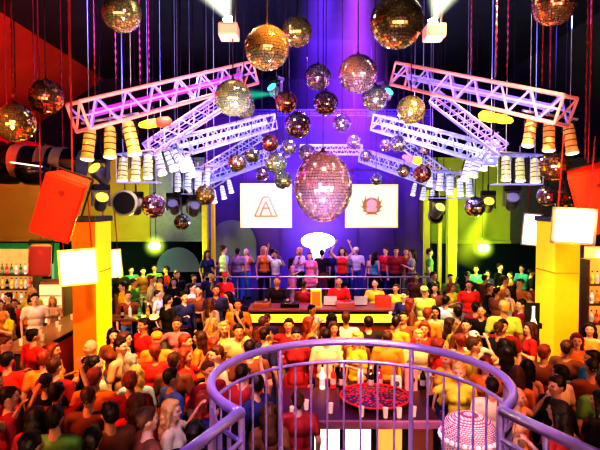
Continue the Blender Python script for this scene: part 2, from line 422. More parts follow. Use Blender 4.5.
CN = {'g': 'gold', 'o': 'amber', 'y': 'pale yellow', 'w': 'white'}
ORD = ['first', 'second', 'third', 'fourth', 'fifth', 'sixth', 'seventh', 'eighth', 'ninth', 'tenth', 'eleventh', 'twelfth', 'thirteenth', 'fourteenth', 'fifteenth', 'sixteenth', 'seventeenth', 'eighteenth', 'nineteenth', 'twentieth'] + ['%dst' % i if i % 10 == 1 else '%dnd' % i if i % 10 == 2 else '%drd' % i if i % 10 == 3 else '%dth' % i for i in range(21, 60)]
def par_bank(kind, lst, Y, rows, cross=True):
    # a clamp bar for the bank, then each can
    n = len(lst)
    for i, (px, py, hpx, tilt) in enumerate(lst):
        pr = protos[kind]
        if not pr[1]: t = pr[0]; pr[1] = True
        else: t = copy_tree(pr[0])
        Yi = Y+(.12*(i % 2)); t.location = at(px, py, Yi)
        s = hpx/F*Yi/.52; t.scale = (s, s, s)
        t.rotation_euler = (math.radians(R.uniform(-12, -4)), math.radians(tilt), 0)
        t['label'] = '%s lamp, %s from the outer end, bank %s' % (CN[kind], ORD[i], rows)
        t['group'] = 'stage lamps in the bank '+rows
    xs = [at(p[0], p[1]-p[2]*.62, Y) for p in lst]
    bm = NB(); a, b = xs[0], xs[-1]; e = (b-a).normalized()*.12; tube(bm, a-e, b+e, .022)
    for c in xs: tube(bm, c, c+Vector((0, 0, .14)), .012)
    for c in (a, b): tube(bm, c, (c.x, c.y, 8.83), .007, seg=6)
    tag(obj('lamp_bar', bm, steel), 'steel bar carrying the lamps %s' % rows, 'bar')
par_bank('g', [(89, 143, 34, 4), (110, 141, 33, -3), (131, 137, 36, -14)], 8.0, 'under the nearest orange column side truss')
par_bank('o', [(570, 138, 32, -4), (549, 135, 32, 3), (530, 131, 31, 12)], 8.0, 'under the nearest gold column side truss')
par_bank('y', [(123, 169, 25, 0), (136, 168, 25, 0), (148, 166, 25, -3)], 9.6, 'above the round speaker rings')
par_bank('y', [(535, 170, 25, 0), (520, 169, 25, 2), (506, 168, 25, 3)], 9.6, 'beside the gold column dish')
par_bank('w', [(160, 163, 24, -14), (170, 158, 26, -22), (180, 160, 24, -30), (190, 166, 22, -20)], 11.0, 'on the second truss, orange column side')
par_bank('w', [(494, 152, 26, 8), (485, 157, 26, 14), (476, 165, 24, 16), (467, 170, 22, 16)], 10.8, 'on the second truss, gold column side')
par_bank('w', [(178, 182, 19, 0), (188, 182, 19, 0), (198, 180, 19, 3), (207, 177, 18, 6)], 12.6, 'at the deep row, orange column side')
par_bank('w', [(469, 187, 18, 0), (460, 187, 18, 0), (450, 185, 18, 3), (440, 181, 18, 6), (430, 178, 16, 6)], 12.6, 'at the deep row, gold column side')
par_bank('w', [(214, 196, 14, -8), (223, 192, 14, -12), (230, 186, 14, -14)], 14.4, 'by the violet wall, orange column side')
par_bank('w', [(432, 196, 13, 8), (423, 193, 13, 12), (414, 189, 13, 14)], 14.4, 'by the violet wall, gold column side')

# grid frame of white rods under the banks (lamp cages)
def cage(px0, px1, py0, py1, Y, label):
    a = at(px0, py0, Y); b = at(px1, py1, Y)
    bm = NB()
    for z in (a.z, b.z):
        for y in (0, .35): tube(bm, (a.x, Y+y, z), (b.x, Y+y, z), .012, seg=6)
        for x in (a.x, b.x): tube(bm, (x, Y, z), (x, Y+.35, z), .012, seg=6)
    for x in (a.x, b.x): tube(bm, (x, Y+.35, a.z), (x, Y+.35, 8.83), .006, seg=6)
    n = 7
    for k in range(n+1):
        x = a.x+(b.x-a.x)*k/n; tube(bm, (x, Y, a.z), (x, Y, b.z), .006, seg=6)
    tag(obj('lamp_cage', bm, whi), label, 'cage')
cage(116, 156, 154, 182, 9.35, 'white rod cage around the pale yellow lamps by the round rings')
cage(498, 543, 155, 184, 9.35, 'white rod cage around the pale yellow lamps by the dish')
cage(172, 212, 171, 194, 12.3, 'white rod cage around the deep lamps, orange column side')
cage(426, 474, 172, 198, 12.3, 'white rod cage around the deep lamps, gold column side')

# coloured pods (elongated, yellow to red)
def pod(px, py, Y, L, rot, m1, m2, label):
    t = thing('light_pod', label, 'lamp', at(px, py, Y), rot=(0, math.radians(rot), 0))
    bm = NB(); lathe(bm, [(.01, -L/2), (.05, -L*.45), (.085, -L*.2), (.08, L*.05)], 14, M=Matrix.Rotation(math.radians(90), 4, 'Y')); obj('nose_shell', bm, m1, t, smooth=True)
    bm = NB(); lathe(bm, [(.08, L*.05), (.1, L*.2), (.09, L*.42), (.03, L*.5)], 14, M=Matrix.Rotation(math.radians(90), 4, 'Y')); obj('rear_shell', bm, m2, t, smooth=True)
    bm = NB(); tube(bm, (0, 0, .07), (0, 0, .3), .015); obj('stem', bm, black, t)
ym = emis('pod_yellow', (1, .8, .05), 1.3); rm = emis('pod_red', (1, .12, .05), .9)
pod(155, 123, 9.6, .62, -8, ym, rm, 'yellow and red pod lamp under the pink truss, orange column side')
pod(496, 118, 9.2, .62, 190, ym, ym, 'yellow pod lamp under the pink truss, gold column side')
pod(412, 159, 12.6, .5, 15, emis('pod_pink', (1, .2, .35), 1), ym, 'pink and yellow pod lamp beneath the second truss')
pod(546, 60, 9.6, .5, 90, emis('pod_dullred', (.5, .04, .02), .5), rm, 'dull red pod hanging above the gold column truss') if False else None

# moving heads
def moving(px, py, Y, s, label, lens, ry=0, rx=-38):
    t = thing('moving_head_light', label, 'stage light', at(px, py, Y)); t.scale = (s, s, s); t.rotation_euler = (0, 0, math.radians(ry))
    bm = NB(); box(bm, 0, 0, .33, .34, .28, .12, bev=.02); obj('base', bm, black, t)
    bm = NB(); box(bm, 0, 0, .25, .36, .1, .05, bev=.01)
    for q in (-1, 1): box(bm, q*.17, 0, .1, .04, .1, .34, bev=.01)
    obj('yoke', bm, mat('mh_grey', (.12, .12, .14), .4), t)
    bm = NB(); M = Matrix.Rotation(math.radians(90+rx), 4, 'X')
    lathe(bm, [(.06, -.2), (.12, -.14), (.13, .05), (.14, .16), (.14, .2)], 18, M=M); h = obj('lamp_head', bm, mat('mh_head', (.2, .2, .22), .35), t, smooth=False)
    bm = NB(); lathe(bm, [(.125, .201), (.11, .22), (.02, .228)], 18, M=M); obj('lens', bm, lens, h)
    bm = NB(); tube(bm, (0, 0, .38), (0, 0, .55), .02); tube(bm, (0, 0, .5), (0, 0, (8.82-t.location.z)/s), .009, seg=6); obj('clamp', bm, ROD, t)
lv = emis('lens_violet', (.35, .3, .6), .4); lg = emis('lens_green', (.6, 1, .2), .8); ly = emis('lens_yellow', (1, .85, .1), 1.0); lt = emis('lens_teal', (.05, .9, .6), 3)
moving(101, 175, 9.9, 1.0, 'moving head lamp clamped above the orange column', ly, -25)
moving(101, 203, 9.9, .9, 'lower moving head lamp just over the orange column top', ly, 30)
moving(136, 208, 11.2, .9, 'moving head lamp beside the violet mirror ball', lv, 12)
moving(174, 208, 12.2, .9, 'moving head lamp against the blue fascia, nearer the orange column', lv, 0)
moving(194, 210, 12.2, .9, 'moving head lamp against the blue fascia, nearer the violet wall', lv, 20)
moving(488, 206, 12, .9, 'moving head lamp with yellow beam near the green fascia', ly, -10)
moving(437, 212, 14, 1.1, 'moving head lamp hung over the lime pillars', lg, 15)
moving(512, 203, 11.5, 1., 'moving head lamp between green fascia and gold column', lv, -15)
moving(276, 93, 12, .9, 'teal beam moving head above the small red topped ball', lt, -40)
moving(385, 97, 11.5, .8, 'teal beam moving head beside the violet ball', lt, 35)
# round ring speakers near left fascia
def ring(px, py, Y, r, label):
    t = thing('round_ring_speaker', label, 'speaker', at(px, py, Y), rot=(math.radians(90), 0, 0))
    bm = NB(); lathe(bm, [(r*.85, -.06), (r, -.05), (r, .05), (r*.85, .06)], 26); obj('rim', bm, mat('ring_grey', (.35, .35, .3), .4), t)
    bm = NB(); lathe(bm, [(.02, .02), (r*.4, .03), (r*.84, .065)], 26); obj('cone', bm, black, t)
    bm = NB(); tube(bm, (0, r, 0), (0, 8.82-t.location.z, 0), .01); obj('bracket', bm, black, t)
ring(125, 203, 10.8, .27, 'round black ring speaker nearest the orange column')
ring(181, 197, 12.6, .22, 'round black ring speaker against the blue fascia')
ring(436, 216, 14.5, .22, 'round black ring speaker over the lime pillars')

# ------------------------------------------------------------------ mirror balls
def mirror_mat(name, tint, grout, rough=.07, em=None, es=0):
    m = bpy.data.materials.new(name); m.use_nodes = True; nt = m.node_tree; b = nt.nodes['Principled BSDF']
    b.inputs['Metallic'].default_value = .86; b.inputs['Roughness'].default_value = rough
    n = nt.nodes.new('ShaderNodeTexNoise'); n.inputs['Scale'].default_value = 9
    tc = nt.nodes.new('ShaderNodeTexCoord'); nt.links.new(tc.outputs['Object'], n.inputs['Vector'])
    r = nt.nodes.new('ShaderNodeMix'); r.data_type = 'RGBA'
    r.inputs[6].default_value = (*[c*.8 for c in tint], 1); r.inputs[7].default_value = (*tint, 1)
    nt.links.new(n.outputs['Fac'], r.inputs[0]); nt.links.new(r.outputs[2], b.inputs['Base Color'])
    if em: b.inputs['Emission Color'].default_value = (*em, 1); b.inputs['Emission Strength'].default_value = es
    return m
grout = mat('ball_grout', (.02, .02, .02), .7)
BALLM = {  # tints put the coloured light into the mirror tiles
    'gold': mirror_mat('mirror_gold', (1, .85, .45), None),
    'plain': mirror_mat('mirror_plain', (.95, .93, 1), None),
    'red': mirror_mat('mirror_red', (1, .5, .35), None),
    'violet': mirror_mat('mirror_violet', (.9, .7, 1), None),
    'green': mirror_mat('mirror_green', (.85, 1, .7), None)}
def ball_mesh(us, vs, seed, egg=1.0):
    rr = random.Random(seed); bm = NB()
    ball(bm, (0, 0, 0), (.982, .982, .982*egg), us*2, vs)
    for f in bm.faces: f.material_index = 1; f.smooth = True
    for j in range(vs):
        th0 = math.pi*j/vs; th1 = math.pi*(j+1)/vs; thm = (th0+th1)/2
        n = max(4, int(us*math.sin(thm)+.5))
        for i in range(n):
            p0 = 2*math.pi*i/n; p1 = 2*math.pi*(i+1)/n; g = .06
            tA = th0+(th1-th0)*g; tB = th1-(th1-th0)*g; a = p0+(p1-p0)*g; b = p1-(p1-p0)*g
            q = []
            for th, ph in ((tA, a), (tB, a), (tB, b), (tA, b)):
                q.append(Vector((math.sin(th)*math.cos(ph), math.sin(th)*math.sin(ph), math.cos(th)*egg)))
            c = sum(q, Vector())/4; nn = c.normalized(); tl = Vector((rr.gauss(0, .035), rr.gauss(0, .035), rr.gauss(0, .035)))
            vsx = [bm.verts.new(v + nn*((v-c).dot(tl)) + nn*.004) for v in q]
            f = bm.faces.new(vsx); f.material_index = 0
    me = bpy.data.meshes.new('mirror_ball'); bm.to_mesh(me); bm.free()
    me.materials.append(BALLM['plain']); me.materials.append(grout); return me
BM = [ball_mesh(44, 24, 1), ball_mesh(34, 18, 2), ball_mesh(22, 12, 3)]
EGG = ball_mesh(60, 36, 4, 1.2)
def cap_mesh():
    bm = NB(); lathe(bm, [(.16, .96), (.16, 1.0), (.07, 1.05), (.05, 1.14)], 14); me = bpy.data.meshes.new('cap'); bm.to_mesh(me); bm.free(); me.materials.append(black); return me
CAP = cap_mesh()
def cable_mesh():
    bm = NB(); tube(bm, (0, 0, 0), (0, 0, 1), 1, seg=6); me = bpy.data.meshes.new('cable'); bm.to_mesh(me); bm.free(); me.materials.append(ROD); return me
CAB = cable_mesh()
def mball(px, py, r, Y, tint, label, egg=False, group='mirror balls hanging from the ceiling', ztop=None):
    p = at(px, py, Y); rad = r/F*Y
    t = thing('mirror_ball', label, 'mirror ball', p, rz=R.uniform(0, 3), group=group)
    me = EGG if egg else (BM[0] if r > 17 else BM[1] if r > 10 else BM[2])
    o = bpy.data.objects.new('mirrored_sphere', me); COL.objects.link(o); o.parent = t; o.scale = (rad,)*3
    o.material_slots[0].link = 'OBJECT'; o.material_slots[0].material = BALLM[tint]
    c = bpy.data.objects.new('motor_cap', CAP); COL.objects.link(c); c.parent = t; c.scale = (rad,)*3
    if egg: c.location = (0, 0, rad*.2)
    zt = (8.85 if abs(p.x) < 8 else 8.85-(abs(p.x)-8)*.67) - p.z
    z0 = rad*(1.33 if egg else 1.12)
    w = bpy.data.objects.new('hanging_cable', CAB); COL.objects.link(w); w.parent = t
    w.location = (0, 0, z0); w.scale = (.008, .008, zt-z0)
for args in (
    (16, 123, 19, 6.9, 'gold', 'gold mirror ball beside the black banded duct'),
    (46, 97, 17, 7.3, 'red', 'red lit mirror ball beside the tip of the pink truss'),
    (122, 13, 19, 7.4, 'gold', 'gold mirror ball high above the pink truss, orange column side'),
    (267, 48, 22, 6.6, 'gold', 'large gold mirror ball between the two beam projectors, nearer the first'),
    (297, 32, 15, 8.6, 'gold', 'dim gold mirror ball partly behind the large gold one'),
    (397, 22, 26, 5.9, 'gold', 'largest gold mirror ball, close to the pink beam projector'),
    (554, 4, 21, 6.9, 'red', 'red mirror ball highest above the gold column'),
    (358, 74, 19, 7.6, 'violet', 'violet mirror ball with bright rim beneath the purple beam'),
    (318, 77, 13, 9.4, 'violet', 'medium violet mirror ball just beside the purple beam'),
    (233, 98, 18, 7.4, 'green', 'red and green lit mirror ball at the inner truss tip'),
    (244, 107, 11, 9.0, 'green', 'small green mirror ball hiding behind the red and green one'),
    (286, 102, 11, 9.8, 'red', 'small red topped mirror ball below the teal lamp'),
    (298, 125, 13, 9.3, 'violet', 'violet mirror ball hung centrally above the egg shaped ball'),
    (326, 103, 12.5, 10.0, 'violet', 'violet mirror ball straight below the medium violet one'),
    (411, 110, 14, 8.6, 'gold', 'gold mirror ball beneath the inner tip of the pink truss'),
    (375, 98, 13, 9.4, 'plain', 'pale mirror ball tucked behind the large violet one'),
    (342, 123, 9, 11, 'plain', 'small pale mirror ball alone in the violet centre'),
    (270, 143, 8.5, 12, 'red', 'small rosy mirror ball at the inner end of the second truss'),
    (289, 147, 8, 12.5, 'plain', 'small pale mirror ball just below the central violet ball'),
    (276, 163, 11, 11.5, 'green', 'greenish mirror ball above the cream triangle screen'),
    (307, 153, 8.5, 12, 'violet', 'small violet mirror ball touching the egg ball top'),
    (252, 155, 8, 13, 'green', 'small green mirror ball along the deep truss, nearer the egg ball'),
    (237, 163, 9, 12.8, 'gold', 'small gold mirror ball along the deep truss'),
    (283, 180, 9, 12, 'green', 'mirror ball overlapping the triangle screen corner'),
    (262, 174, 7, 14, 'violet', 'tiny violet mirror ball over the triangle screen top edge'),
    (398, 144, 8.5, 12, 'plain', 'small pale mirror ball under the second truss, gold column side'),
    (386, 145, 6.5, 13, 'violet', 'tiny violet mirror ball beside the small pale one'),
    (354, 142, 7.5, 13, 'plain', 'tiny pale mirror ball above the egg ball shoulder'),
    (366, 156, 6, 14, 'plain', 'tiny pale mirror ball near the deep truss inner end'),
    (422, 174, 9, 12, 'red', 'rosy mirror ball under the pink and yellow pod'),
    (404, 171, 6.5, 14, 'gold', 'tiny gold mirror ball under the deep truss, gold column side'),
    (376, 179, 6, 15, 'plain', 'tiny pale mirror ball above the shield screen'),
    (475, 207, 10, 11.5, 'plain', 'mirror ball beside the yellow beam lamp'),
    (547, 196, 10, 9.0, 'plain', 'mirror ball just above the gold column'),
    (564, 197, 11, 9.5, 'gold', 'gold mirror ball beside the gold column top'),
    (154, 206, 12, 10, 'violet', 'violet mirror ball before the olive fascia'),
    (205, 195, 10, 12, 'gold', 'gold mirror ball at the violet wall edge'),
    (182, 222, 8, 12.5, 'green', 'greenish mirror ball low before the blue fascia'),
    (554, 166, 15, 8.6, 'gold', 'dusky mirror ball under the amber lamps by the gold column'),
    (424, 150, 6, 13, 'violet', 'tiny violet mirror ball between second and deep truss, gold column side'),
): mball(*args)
mball(323, 187, 29, 8.4, 'violet', 'very large egg shaped mirror ball in the hall centre', egg=True)

# ------------------------------------------------------------------ beam projectors
def vol_beam(parent, col, st, r0, r1, L, name='light_beam'):
    m = bpy.data.materials.new('beam'); m.use_nodes = True; nt = m.node_tree; nt.nodes.clear()
    o = nt.nodes.new('ShaderNodeOutputMaterial'); e = nt.nodes.new('ShaderNodeEmission')
    e.inputs['Color'].default_value = (*col, 1)
    tc = nt.nodes.new('ShaderNodeTexCoord'); sx = nt.nodes.new('ShaderNodeSeparateXYZ'); mr = nt.nodes.new('ShaderNodeMapRange')
    mr.inputs[1].default_value = 0; mr.inputs[2].default_value = L; mr.inputs[3].default_value = st; mr.inputs[4].default_value = 0
    nt.links.new(tc.outputs['Object'], sx.inputs[0]); nt.links.new(sx.outputs[2], mr.inputs[0]); 
    # emission imitates lit haze, strongest on the axis and fading outwards
    def mth(op, a, b_=None):
        n = nt.nodes.new('ShaderNodeMath'); n.operation = op
        for i, v in enumerate((a, b_)):
            if v is None: continue
            if isinstance(v, (int, float)): n.inputs[i].default_value = v
            else: nt.links.new(v, n.inputs[i])
        return n.outputs[0]
    rad = mth('SQRT', mth('ADD', mth('MULTIPLY', sx.outputs[0], sx.outputs[0]), mth('MULTIPLY', sx.outputs[1], sx.outputs[1])))
    R_ = mth('ADD', mth('MULTIPLY', sx.outputs[2], (r1-r0)/L), r0)
    fall = mth('POWER', mth('MAXIMUM', mth('SUBTRACT', 1.0, mth('DIVIDE', rad, R_)), 0.0), 1.4)
    nt.links.new(mth('MULTIPLY', mth('MULTIPLY', fall, mr.outputs[0]), 2.4), e.inputs['Strength'])
    nt.links.new(e.outputs[0], o.inputs['Volume'])
    bm = NB(); tube(bm, (0, 0, 0), (0, 0, L), r0, r1, seg=24); b = obj(name, bm, m, parent); return b
def projector(px, py, Y, beamdir, label, col, st):
    t = thing('beam_projector', label, 'projector', at(px, py, Y))
    bm = NB(); box(bm, 0, 0, 0, .27, .3, .19, bev=.02); obj('housing', bm, mat('proj_pink', (.8, .35, .25), .5, em=(1, .35, .2), es=.15), t)
    bm = NB(); box(bm, 0, -.16, 0, .21, .02, .12, bev=.005); obj('front_panel', bm, emis('proj_face', (1, .5, .32), .6), t)
    bm = NB(); tube(bm, (0, 0, .11), (-.02, 0, .19), .05, .07); obj('lens', bm, emis('proj_lens', (1, 1, .8), 25), t)
    bm = NB(); tube(bm, (.1, 0, .1), (.1, 0, 8.84-t.location.z), .014); obj('drop_pole', bm, ROD, t)
    b = vol_beam(t, col, st*.6, .06, .85, 1.3); b.location = (0, 0, .17)
    b.rotation_euler = rotm(beamdir).to_euler()
    return t
projector(229, 32, 7.4, (-.42, 0, 1), 'pink box projector throwing a pale beam near the large gold ball', (.95, 1, .75), 5.0)
projector(434, 33, 7.4, (.30, -.1, 1), 'pink box projector throwing a pale beam beside the largest gold ball', (.9, 1, .7), 4.5)

def beam_thing(px, py, Y, d, col, st, r0, r1, L, label):
    t = thing('light_beam', label, 'light beam', at(px, py, Y))
    b = vol_beam(t, col, st, r0, r1, L, 'beam_haze'); b.rotation_euler = rotm(d).to_euler()
beam_thing(357, -60, 11, (0, 0, -1), (.50, .10, 1), .75, .22, 1.15, 4.8, 'violet haze beam falling behind the violet mirror balls')
beam_thing(326, -60, 12.6, (-.03, 0, -1), (.25, .06, 1), .45, .3, 1.35, 5.2, 'blue haze beam falling behind the central mirror balls')
beam_thing(277, 94, 11.8, (-1, -.1, -.05), (.05, 1, .6), 2.2, .03, .22, .85, 'teal haze beam beside the red topped mirror ball')
beam_thing(385, 97, 11.3, (-.5, -.1, -.6), (.05, 1, .6), 1.8, .03, .16, .6, 'teal haze beam beside the large violet mirror ball')
beam_thing(488, 206, 11.8, (-.45, 0, -1), (.75, .9, .03), 1.4, .06, .55, 1.5, 'yellow green haze beam before the green fascia')

# floodlights under overhang
def flood(px, py, Y, col, label):
    t = thing('floodlight', label, 'floodlight', at(px, py, Y))
    bm = NB(); box(bm, 0, .06, 0, .34, .14, .24, bev=.02); obj('housing', bm, black, t)
    bm = NB(); ball(bm, (0, -.04, 0), (.17, .06, .11), 16, 8); obj('lens', bm, emis('flood_'+label[:6], col, 30), t)
    bm = NB(); tube(bm, (0, .08, .1), (0, .08, 8.8-t.location.z), .012); obj('bracket', bm, black, t)
    l = bpy.data.lights.new('flood_lamp', 'POINT'); l.energy = 120; l.color = col; l.shadow_soft_size = .15
    o = bpy.data.objects.new('flood_lamp', l); COL.objects.link(o); o.parent = t; o.location = (0, -.35, 0)
    m = vol_glow(t, col, .42)
def vol_glow(parent, col, rad):  # emissive volume imitates the glare around a floodlight
    m = bpy.data.materials.new('glow'); m.use_nodes = True; nt = m.node_tree; nt.nodes.clear()
    o = nt.nodes.new('ShaderNodeOutputMaterial'); e = nt.nodes.new('ShaderNodeEmission'); e.inputs['Color'].default_value = (*col, 1)
    tc = nt.nodes.new('ShaderNodeTexCoord'); vl = nt.nodes.new('ShaderNodeVectorMath'); vl.operation = 'LENGTH'
    mr = nt.nodes.new('ShaderNodeMapRange'); mr.inputs[1].default_value = rad; mr.inputs[2].default_value = 0; mr.inputs[3].default_value = 0; mr.inputs[4].default_value = 1
    pw = nt.nodes.new('ShaderNodeMath'); pw.operation = 'POWER'; pw.inputs[1].default_value = 2.2
    ml = nt.nodes.new('ShaderNodeMath'); ml.operation = 'MULTIPLY'; ml.inputs[1].default_value = 5
    L = nt.links
    L.new(tc.outputs['Object'], vl.inputs[0]); L.new(vl.outputs['Value'], mr.inputs[0]); L.new(mr.outputs[0], pw.inputs[0]); L.new(pw.outputs[0], ml.inputs[0]); L.new(ml.outputs[0], e.inputs['Strength']); L.new(e.outputs[0], o.inputs['Volume'])
    bm = NB(); ball(bm, (0, 0, 0), rad, 20, 12); return obj('haze_glow', bm, m, parent)
flood(155, 246, 15.5, (.75, 1, .12), 'yellow green floodlight under the overhang, orange column side')
flood(483, 248, 15.5, (.75, 1, .12), 'yellow green floodlight under the overhang, gold column side')

# white oval lamp on stage
t = thing('oval_lamp', 'glowing white mushroom shaped lamp standing behind the dancers', 'lamp', at(318, 275, 17.3)); zl = 0
bm = NB(); lathe(bm, [(.12, .25), (.1, .35), (.22, .75), (.24, .85)], 18); obj('stem', bm, emis('lampstem', (.8, .85, 1), 2.0), t, smooth=True)
bm = NB(); ball(bm, (0, 0, 1.14), (.56, .5, .27), 24, 14); obj('lamp_shade', bm, emis('lampshade', (1, 1, 1), 5), t, smooth=True)
bm = NB(); tube(bm, (0, 0, .7-t.location.z), (0, 0, .25), .1); obj('base', bm, steel, t)

# ------------------------------------------------------------------ stage railing
def stage_rail():
    t = thing('stage_railing', 'long steel railing in front of the stage dancers', 'railing')
    a = at(205, 277, 15.25); b = at(433, 277, 15.25)
    bm = NB(); tube(bm, a, b, .028); obj('handrail', bm, mat('rail_grey', (.6, .55, .75), .3, .7), t)
    bm = NB(); tube(bm, a-Vector((0, 0, .35)), b-Vector((0, 0, .35)), .014); obj('mid_rail', bm, steel, t)
    for k in range(8):
        p = a.lerp(b, k/7)
        bm = NB(); tube(bm, (p.x, p.y, .7), p, .018); obj('post', bm, steel, t)
stage_rail()

# ------------------------------------------------------------------ DJ booth
Yd = 12.3
a = at(250, 309, Yd); b = at(404, 309, Yd)
t = thing('dj_desk', 'long DJ desk with glowing yellow front panel', 'desk', ((a.x+b.x)/2, Yd, 0)); W = b.x-a.x; zt = a.z
bm = NB(); box(bm, 0, .35, zt-.03, W+.1, .8, .06, bev=.01); obj('desktop', bm, mat('desk_top', (.25, .10, .10), .4), t)
bm = NB(); box(bm, 0, 0, zt-.22, W, .05, .20, bev=.005); obj('front_panel', bm, mat('desk_yellow', (.9, .75, .1), .5, em=(1, .75, .08), es=.6), t)
bm = NB(); box(bm, 0, .05, (zt-.32)/2, W, .05, zt-.32); obj('lower_panel', bm, mat('desk_brown', (.28, .08, .04), .5), t)
bm = NB(); box(bm, 0, -.03, zt-.10, W+.02, .02, .03); box(bm, 0, -.03, zt-.335, W+.02, .02, .03); obj('trim', bm, black, t)
for s in (-1, 1):
    bm = NB(); box(bm, s*(W/2-.03), .35, zt/2-.03, .06, .72, zt-.06); obj('side_panel', bm, dark, t)
def gear(px, w, h, d, m, label, name, knobs=True, cat='device', y=.3):
    p = at(px, 309, Yd+y)
    t = thing(name, label, cat, (p.x, Yd+y, zt))
    bm = NB(); box(bm, 0, 0, h/2, w, d, h, bev=.01); obj('body', bm, m, t)
    if knobs:
        bm = NB(); tube(bm, (0, 0, h), (0, 0, h+.02), min(w, d)*.38, seg=20); obj('platter', bm, chrome, t)
        bm = NB(); tube(bm, (w*.35, d*.3, h+.01), (w*.2, -d*.2, h+.03), .008); obj('tone_arm', bm, black, t)
    return t
gear(290, .45, .10, .36, blackgloss, 'black turntable before the dark shirted DJ', 'turntable')
gear(262, .40, .10, .36, mat('gear_brown', (.35, .15, .08), .5), 'brown turntable nearest the outer desk end', 'turntable')
gear(345, .45, .12, .36, mat('gear_pinkish', (.5, .2, .2), .5), 'rosy turntable before the red shirted DJ', 'turntable')
t = gear(316, .26, .42, .2, mat('box_yellow', (.8, .65, .08), .5, em=(.8, .6, .05), es=.3), 'upright yellow box between the two DJs', 'speaker_box', False, 'box')
bm = NB(); box(bm, 0, -.11, .21, .2, .01, .34); obj('front_panel', bm, mat('box_ochre', (.6, .42, .06), .6), t)
t = gear(383, .36, .26, .3, mat('box_red', (.8, .08, .05), .5, em=(.8, .05, .02), es=.2), 'red crate on the desk before the striped shirt DJ', 'record_crate', False, 'crate')
bm = NB(); box(bm, 0, 0, .262, .3, .24, .01); obj('lid', bm, mat('lid_dred', (.3, .03, .02), .5), t)
for i, (px, c, lab) in enumerate(((330, (.7, .75, .9), 'pale open laptop screen back behind the red shirted DJ'), (360, (.6, .65, .8), 'pale laptop beside the striped shirt DJ'))):
    p = at(px, 300, Yd+.5); t = thing('laptop', lab, 'laptop', (p.x, Yd+.5, zt))
    bm = NB(); box(bm, 0, 0, .012, .32, .22, .022, bev=.004); obj('keyboard', bm, black, t)
    bm = NB(); box(bm, 0, -.11, .13, .32, .015, .22, bev=.004, M=None); obj('lid', bm, mat('laptop_%d' % i, c, .4, em=c, es=.05), t)

def glass(x, y, z, label, proto=[]):
    if not proto:
        bm = NB(); lathe(bm, [(.02, .0), (.03, .005), (.038, .13), (.034, .13), (.026, .015)], 12); me = bpy.data.meshes.new('tumbler'); bm.to_mesh(me); bm.free(); me.materials.append(mat('glassware', (.95, .85, .7), .1, em=(1, .8, .5), es=.06)); proto.append(me)
    o = bpy.data.objects.new('drinking_glass', proto[0]); COL.objects.link(o); o.location = (x, y, z); tag(o, label, 'glass', 'drinking glasses on the bars')
# ------------------------------------------------------------------ foreground circular railing
RC = Vector((.47, 4.07, 0)); RR = 1.19; ZR = C-1.395
purple = mat('rail_purple', (.66, .48, .88), .28, .55)
purple2 = mat('rail_lilac', (.62, .45, .80), .3, .5)
def circ(q, z, r=RR):
    f = max(0, (abs(q)-1.35)/.85); r = r-.12*min(1, f)**1.5
    return Vector((RC.x+r*math.sin(q), RC.y+r*math.cos(q), z))
aL = math.atan2(-.40-RC.x, 3.45-RC.y); aR = math.atan2(1.38-RC.x, 3.47-RC.y)
def ringrail():
    t = thing('curved_railing', 'round violet metal railing closest to the camera', 'railing')
    Lp = circ(aL, ZR); Rp = circ(aR, ZR)
    n = 64; pts = [circ(aL+(aR-aL)*k/n, ZR) for k in range(n+1)]
    bm = NB(); sweep(bm, pts, .036, 14); obj('handrail', bm, purple, t, smooth=True)
    bm = NB(); ball(bm, Lp, .037, 12, 8); tube(bm, Lp, Lp+Vector((-.40, -.95, 0)), .036, seg=14); obj('side_handrail', bm, purple, t, smooth=True)
    bm = NB(); ball(bm, Rp, .037, 12, 8); tube(bm, Rp, Rp+Vector((.44, -.95, 0)), .036, seg=14); obj('side_handrail', bm, purple, t, smooth=True)
    zm = ZR-.20
    pts = [circ(aL+(aR-aL)*k/n, zm, RR-.01) for k in range(n+1)]
    bm = NB(); sweep(bm, pts, .017, 10); obj('mid_rail', bm, purple2, t, smooth=True)
    for q, P0 in ((aL, Vector((-.40, -.95, 0))), (aR, Vector((.44, -.95, 0)))):
        p = circ(q, zm, RR-.01); bm = NB(); tube(bm, p, p+P0, .017, seg=10); obj('mid_rail', bm, purple2, t, smooth=True)
    zb = 1.2
    pts = [circ(aL+(aR-aL)*k/n, zb+.08, RR-.01) for k in range(n+1)]
    for q_ in pts: q_.z = 1.17
    bm = NB(); sweep(bm, pts, .02, 8); obj('bottom_rail', bm, purple2, t, smooth=True)
    # balusters
    m = 30
    for k in range(m+1):
        q = aL+(aR-aL)*k/m
        big = k in (4, 11, 19, 26)
        if k in (0, m): big = True
        p = circ(q, 0, RR-.01)
        bm = NB()
        if big: tube(bm, (p.x, p.y, zb-.05), (p.x, p.y, ZR-.02), .024, seg=12); obj('post', bm, purple, t, smooth=False)
        else: tube(bm, (p.x, p.y, 1.15), (p.x, p.y, zm), .011, seg=8); obj('baluster', bm, purple2, t)
    for s, q in ((-1, aL), (1, aR)):
        for f in (.35, .7):
            p = circ(q, ZR)+Vector((s*.4*f, -.95*f, 0)); bm = NB(); tube(bm, (p.x, p.y, zb-.05), (p.x, p.y, ZR), .02); obj('post', bm, purple, t)
ringrail()
t = thing('viewing_platform', 'round dark platform floor inside the violet railing', 'platform')
bm = NB(); tube(bm, (RC.x, RC.y, 1.02), (RC.x, RC.y, 1.15), RR+.04, seg=48); obj('deck', bm, dark, t)
bm = NB(); box(bm, RC.x, 1.2, 1.08, 2.3, 4.6, .12); obj('walkway', bm, dark, t)
bm = NB(); tube(bm, (RC.x, RC.y, 0), (RC.x, RC.y, 1.02), .25, seg=24); obj('pedestal', bm, dark, t)
for x in (-.5, 1.45):
    bm = NB(); box(bm, x, -.6, .51, .14, .14, 1.02); obj('leg', bm, dark, t)

